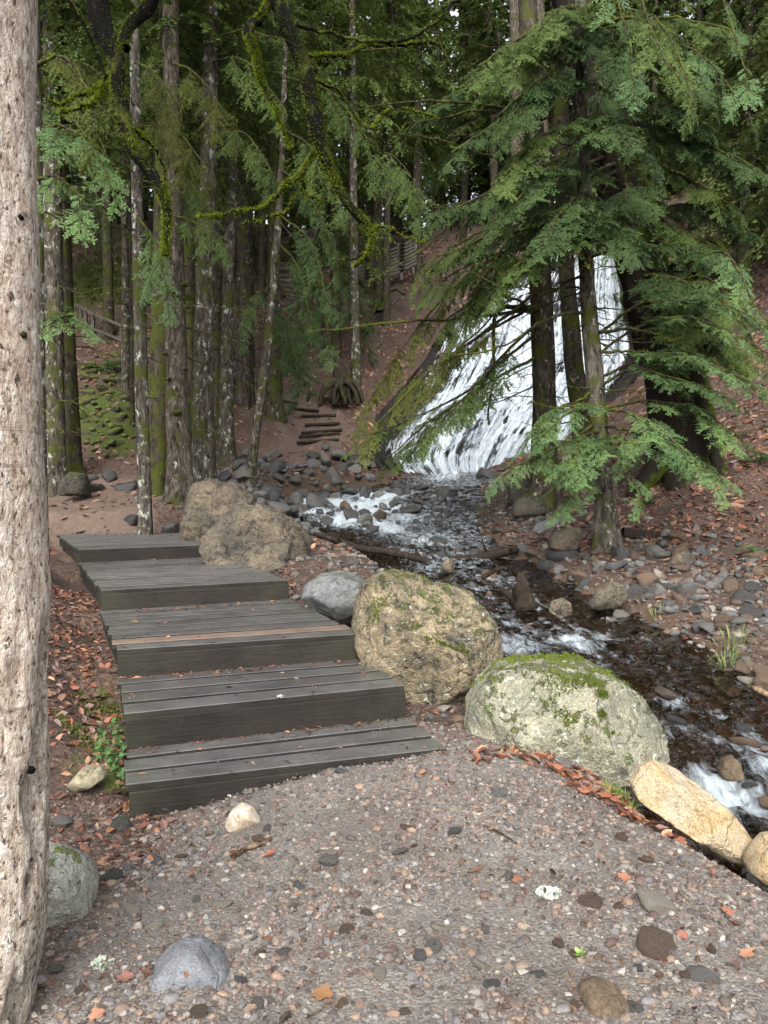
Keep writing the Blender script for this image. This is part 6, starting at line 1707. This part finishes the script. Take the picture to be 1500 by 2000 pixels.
spots += [(9.5, 20.5), (11.2, 24), (8.6, 25.5), (12.6, 19.5), (10.8, 17.6), (13.5, 22), (7.6, 28.5), (9.2, 17.2), (14.5, 26), (7.7, 36), (8.5, 43), (7.0, 40), (9.6, 38), (5.6, 44)]
fn = 0
for x, y in spots:
    z = float(H(x, y))
    k = int(r_.integers(5)); s = r_.uniform(.8, 1.25)
    near_ = y < 30
    mid_ = y < 40
    u = x/y*1500+750
    where = [w_ for lim, w_ in ((95, 'hidden beyond the thick scaly trunk'), (235, 'beyond the trunks at the path edge'), (330, 'behind the slender pale trunk'), (430, 'behind the tall straight trunk'), (545, 'above the slatted fence'), (660, 'above the log steps'), (730, 'above the white blotched trunk'), (850, 'above the wattle fence'), (1000, 'beside the head of the waterfall'), (1250, 'above the waterfall'), (1420, 'behind the massive old tree'), (99999, 'by the cliff'))if u < lim][0]
    lab = ('slender' if s < 1.0 else 'stouter')+(' dark conifer low on the slope ' if near_ else (' conifer high on the slope ' if mid_ else ' distant conifer on the crest '))+where
    t = thing('conifer', lab, 'tree', (x, y, z), 'conifers on the wooded slope', (r_.normal()*.02, r_.normal()*.02, r_.uniform(0, 6.28)))
    obj('trunk', TR[k], t, (0, 0, 0), None, (s*r_.uniform(.7, 1.3),)*2+(s,))
    cz = 1.6 if (x > 7 and y < 29) else r_.uniform(.3, 2.6) if y > 39 else r_.uniform(2.5, 6.0) if y > 30 else r_.uniform(5.5, 8)
    c = obj('crown', CROWN_FAR[int(r_.integers(4))], t, (0, 0, cz), (0, 0, r_.uniform(0, 6.28)), (s*r_.uniform(.8, 1.15),)*2+(s,))
    if r_.random() < .4:
        c.material_slots[0].link = 'OBJECT'; c.material_slots[0].material = nd_mid

# ------------------------------------------------------------------ fences, log steps, stump
fence_m = wood_mat('fence_wood', (.04, .034, .027), (.085, .074, .058), green=.4, rough=.7)
def bar(parent, name, a, b, w, h, origin, mat):
    a, b = np.array(a)-origin, np.array(b)-origin
    L = np.linalg.norm(b-a)
    v, f4, f3 = box(0, 0, 0, L, w, h, min(w, h)*.15)
    d = (b-a)/L
    o = obj(name, make_mesh(name, v, [f4, f3], mat, None, None, False), parent, tuple((a+b)/2), (0, -math.asin(d[2]), math.atan2(d[1], d[0])))
    return o
def fence(label, posts, hgt, rails, Yo=0, rail_h=.09, slant=0):
    Pq = [W(*p) for p in posts]
    o = Pq[0].copy()
    t = thing('wooden_fence', label, 'fence', tuple(o))
    for p in Pq:
        bar(t, 'post', p-np.array([0, 0, .3]), p+np.array([slant, 0, hgt]), .10, .10, o, fence_m)
    for a, b in zip(Pq[:-1], Pq[1:]):
        for r in rails:
            off = np.array([0, -.075, r*hgt]); e = (b-a)/np.linalg.norm(b-a)*.12
            bar(t, 'rail', a+off-e, b+off+e, .035, rail_h, o, fence_m)
fence('rail fence of weathered boards descending beside the mossy slope', [(140,648,25.6),(158,655,25.4),(168,662,25.2),(182,670,25.0),(238,694,24.6),(262,715,24.4)], .95, (.18, .5, .98))
fence('dark slatted barrier behind the rail fence', [(222,640,28),(244,640,28),(292,632,28),(330,630,28)], 1.0, (.06, .2, .34, .48, .62, .76, .95), rail_h=.10)
fence('slatted retaining fence on the leafy slope above the log steps', [(545,560,30.5),(570,562,30.5),(588,570,30.3)], .75, (.1, .35, .6, .95))
fence('second slatted fence lower beside the leaning tree', [(566,588,29.5),(590,592,29.3)], .6, (.15, .4, .65, .9))
fence('wattle fence of stacked poles at the top of the soil bank', [(700,560,31),(718,553,31),(752,545,31),(785,532,31),(808,520,31)], 1.15, (.05, .17, .29, .41, .53, .65, .77, .9), rail_h=.08, slant=-.15)
fence('low handrail by the dark trunks on the slope', [(448,742,22.5),(478,752,22.3),(498,758,22.0)], .55, (.4, .95))

t = thing('log_steps', 'flight of log edged soil steps climbing the leafy slope', 'steps', tuple(g1(625, 860)))
o = np.array(t.location)
logm = bark_mat('step_log', (.03, .023, .018), (.07, .055, .043), 0, .1)
for a, b in (((545,790),(582,795)),((566,803),(623,806)),((588,816),(656,818)),((596,831),(664,832)),((588,845),(668,846)),((584,857),(664,857)),((580,867),(662,867))):
    A, Bq = g1(*a), g1(*b)
    zz = max(A[2], Bq[2]); 
    A[2] = A[2]*.6+zz*.4; Bq[2] = Bq[2]*.6+zz*.4
    V, F = tube(np.linspace(A-o, Bq-o, 14)+np.array([0, 0, .03]), .045, 10, .08, 5, a[0])
    obj('log', make_mesh('log', V, F, logm), t)

p = g1(668, 785); p[2] -= .1
t = thing('root_stump', 'dark twisted root stump at the top of the log steps', 'stump', tuple(p))
for k in range(15):
    r_ = np.random.default_rng(700+k)
    a = r_.uniform(-.3, PI+.3) if k > 3 else k*1.6
    ln = r_.uniform(.5, 1.15)
    s = np.linspace(0, 1, 12)[:, None]
    Q = np.array([.0, -.1, .75])*(1-s)+s*np.array([math.cos(a)*ln*1.2-.1, -abs(math.sin(a))*ln*.8, -.05])+np.stack([np.sin(s[:, 0]*5+k)*.09, 0*s[:, 0], np.sin(s[:, 0]*PI)*.22], -1)
    V, F = tube(Q, np.linspace(.12, .04, 12), 8, .25, 5, k)
    obj('root', make_mesh('root', V, F, BK['dark'] if k % 3 else BK['moss']), t)
V, F = tube(np.array([[0, 0, .2], [-.02, 0, .8], [-.1, 0, 1.25], [-.12, .02, 1.5]]), [.32, .26, .15, .05], 14, .3, 3, 1)
obj('stub', make_mesh('stub', V, F, BK['dark']), t)
log_px('fallen_branch', 'thin fallen trunk lying up the soil bank by the wattle fence', [(705,645,26.5),(722,620,27.3),(745,580,28.6)], [.09, .08, .06], BK['dark'], .1, 'branch', 0, 41)
log_px('fallen_branch', 'mossy root arching out of the bank beside the spreading roots', [(748,575,29),(770,565,29),(790,575,28.6)], [.08, .07, .05], BK['moss'], .1, 'branch', 0, 42)

# ------------------------------------------------------------------ ferns, grass, ivy
fernm = attrcol_mat('fern', .6, .3, .35)
def fern_mesh(seed, n=7, L=.45, c0=(.05, .11, .03), c1=(.10, .19, .05)):
    g = Geo(); r_ = np.random.default_rng(seed)
    for k in range(n):
        az = k*2*PI/n+r_.normal()*.25; ln = L*r_.uniform(.7, 1.1)
        t = np.linspace(0, 1, 15)
        d = np.array([math.cos(az), math.sin(az), 0])
        P = d*(ln*t*.95)[:, None]+np.array([0, 0, 1])*(ln*(.75*t-.75*t**2.2))[:, None]
        sd = np.array([-d[1], d[0], 0])
        for i in range(2, 15):
            w = ln*.24*math.sin(min(1, t[i]*1.0+.12)*PI)**.8*(1.05-t[i]*.5)
            for sg in (1, -1):
                a, b = P[i-1]+(P[i]-P[i-1])*.1, P[i]-(P[i]-P[i-1])*.1
                tip = (a+b)/2+sd*sg*w+d*w*.35+np.array([0, 0, -.15*w])
                c = np.array(c0)+(np.array(c1)-np.array(c0))*r_.random()
                g.add(np.array([a, b, tip]), np.array([[0, 1, 2]]), c)
        V, F = tube(P, np.linspace(.004, .001, 15), 3); g.add(V, F, (.06, .06, .03))
    return g.mesh('fern', fernm, False)
FM = [fern_mesh(s) for s in (1, 2, 3)]
for k, (px, py, s, lab) in enumerate(((1478,1078,1.0,'bright green fern at the frame edge above the bank stones'),(1345,858,.9,'fern below the mossy flank of the old tree'),(1425,860,1.0,'fern on the dark bank beyond the old tree'),(1010,985,.6,'little fern beside the mossy dark block'),(1260,985,.7,'small fern under the light needle spray'),(425,748,1.1,'fern on the slope beside the mossy stones'),(208,722,1.2,'fern on the slope below the rail fence'),(760,905,.6,'fern tuft at the foot of the trailing boughs'),(1480,905,1.0,'withered fern at the frame edge under the bank'))):
    p = g1(px, py)
    tag(obj('fern', FM[k % 3], None, tuple(p), (0, 0, k*1.3), (s*max(p[1]/9, .7),)*3), lab, 'fern')
def ground_tuft(px, py, s, n, hgt, c0, c1, nm, lab, cat, wid=.04, seed=0):
    p = g1(px, py); r = s*p[1]/1500/2
    V, F, C = tuft_mesh(n, hgt*p[1]/1500, r, c0, c1, seed+px, wid, .7)
    V[:, 2] += H(V[:, 0]+p[0], V[:, 1]+p[1])-p[2]
    tag(obj(nm, make_mesh(nm, V, F, fernm, C, None, False), None, tuple(p)), lab, cat)
ground_tuft(1195,1553,50,60,30,(.10,.19,.03),(.22,.36,.07),'grass_tuft','bright grass tuft growing out of the leaf heap','grass')
ground_tuft(1225,1540,40,50,36,(.12,.19,.04),(.30,.38,.12),'grass_tuft','yellowish grass tuft at the tip of the ochre rock','grass')
ground_tuft(1232,1585,24,30,26,(.12,.19,.04),(.26,.36,.1),'grass_tuft','thin grass blades beside the ochre rock','grass')
ground_tuft(1420,1290,70,50,26,(.08,.12,.03),(.18,.24,.07),'grass_tuft','green tuft on the far bank at the water','grass')
ground_tuft(1435,1260,60,26,36,(.09,.13,.03),(.2,.24,.09),'grass_tuft','taller straggly plant behind the green tuft','grass')
ground_tuft(1285,1195,30,20,20,(.09,.13,.03),(.2,.24,.09),'grass_tuft','small weed on the bank stones','grass')
ground_tuft(1255,1470,0.1+40,50,18,(.05,.08,.01),(.11,.15,.02),'moss_tuft','moss pad at the end of the pale boulder','moss',.2)
# ivy and moss along the stair foot
r_ = np.random.default_rng(9)
pl = in_poly([(190,1385),(236,1340),(242,1400),(246,1500),(250,1560),(225,1545),(205,1500),(185,1470)], 260, 2.2, 88)
Q, _ = G(pl[:, 0], pl[:, 1])
n = len(Q)
base = np.array([(-.6, 0, 0), (0, .45, 0), (.8, 0, 0), (0, -.45, 0)])
S = r_.uniform(.012, .03, n)
P = base[None]*S[:, None, None]
a = r_.uniform(0, 6.28, n)[:, None]
X = P[..., 0]*np.cos(a)-P[..., 1]*np.sin(a); Y_ = P[..., 0]*np.sin(a)+P[..., 1]*np.cos(a)
Z = X*r_.normal(0, .5, (n, 1))+Y_*r_.normal(0, .5, (n, 1))+r_.uniform(.01, .10, (n, 1))
V = np.stack([X+Q[:, :1], Y_+Q[:, 1:2], Z+Q[:, 2:3]], -1).reshape(-1, 3)
C = np.repeat(np.array([(.04, .09, .025)])+np.array([(.06, .1, .03)])*r_.random((n, 1)), 4, 0)
tag(obj('ivy', make_mesh('ivy', V, np.arange(n*4).reshape(-1, 4), fernm, C, None, False)), kind='stuff')
# moss pads by the stairs, low tussocks on the crest
def carpet(pxpoly, n, hpx, c0, c1, seed, nm, wid=.12, mind=1.5):
    pl = in_poly(pxpoly, n, mind, seed, 20000); Q, ok = G(pl[:, 0], pl[:, 1]); Q = Q[ok]
    g = Geo()
    for k, q in enumerate(Q):
        s = q[1]/1500
        V, F, C = tuft_mesh(7, hpx*s, hpx*s*.8, c0, c1, seed+k, wid, .9)
        g.V.append(V+q); g.F4.append(F[0]+g.n); g.F3.append(F[1]+g.n); g.m4.append(np.zeros(7)); g.m3.append(np.zeros(7)); g.C.append(C); g.n += len(V)
    tag(obj(nm, g.mesh(nm, fernm, False)), kind='stuff')
carpet([(150,1290),(225,1280),(232,1330),(170,1340)], 120, 6, (.05,.065,.012), (.12,.14,.025), 31, 'moss', .2)
carpet([(100,1370),(200,1385),(210,1420),(150,1430)], 120, 6, (.06,.075,.012), (.14,.16,.03), 32, 'moss', .2)
carpet([(150,410),(215,400),(245,430),(235,500),(150,500)], 500, 9, (.09,.085,.05), (.22,.2,.13), 33, 'grass', .07, 1.2)
carpet([(150,500),(240,500),(240,600),(150,600)], 350, 6, (.05,.06,.015), (.12,.14,.03), 34, 'moss', .15, 1.5)
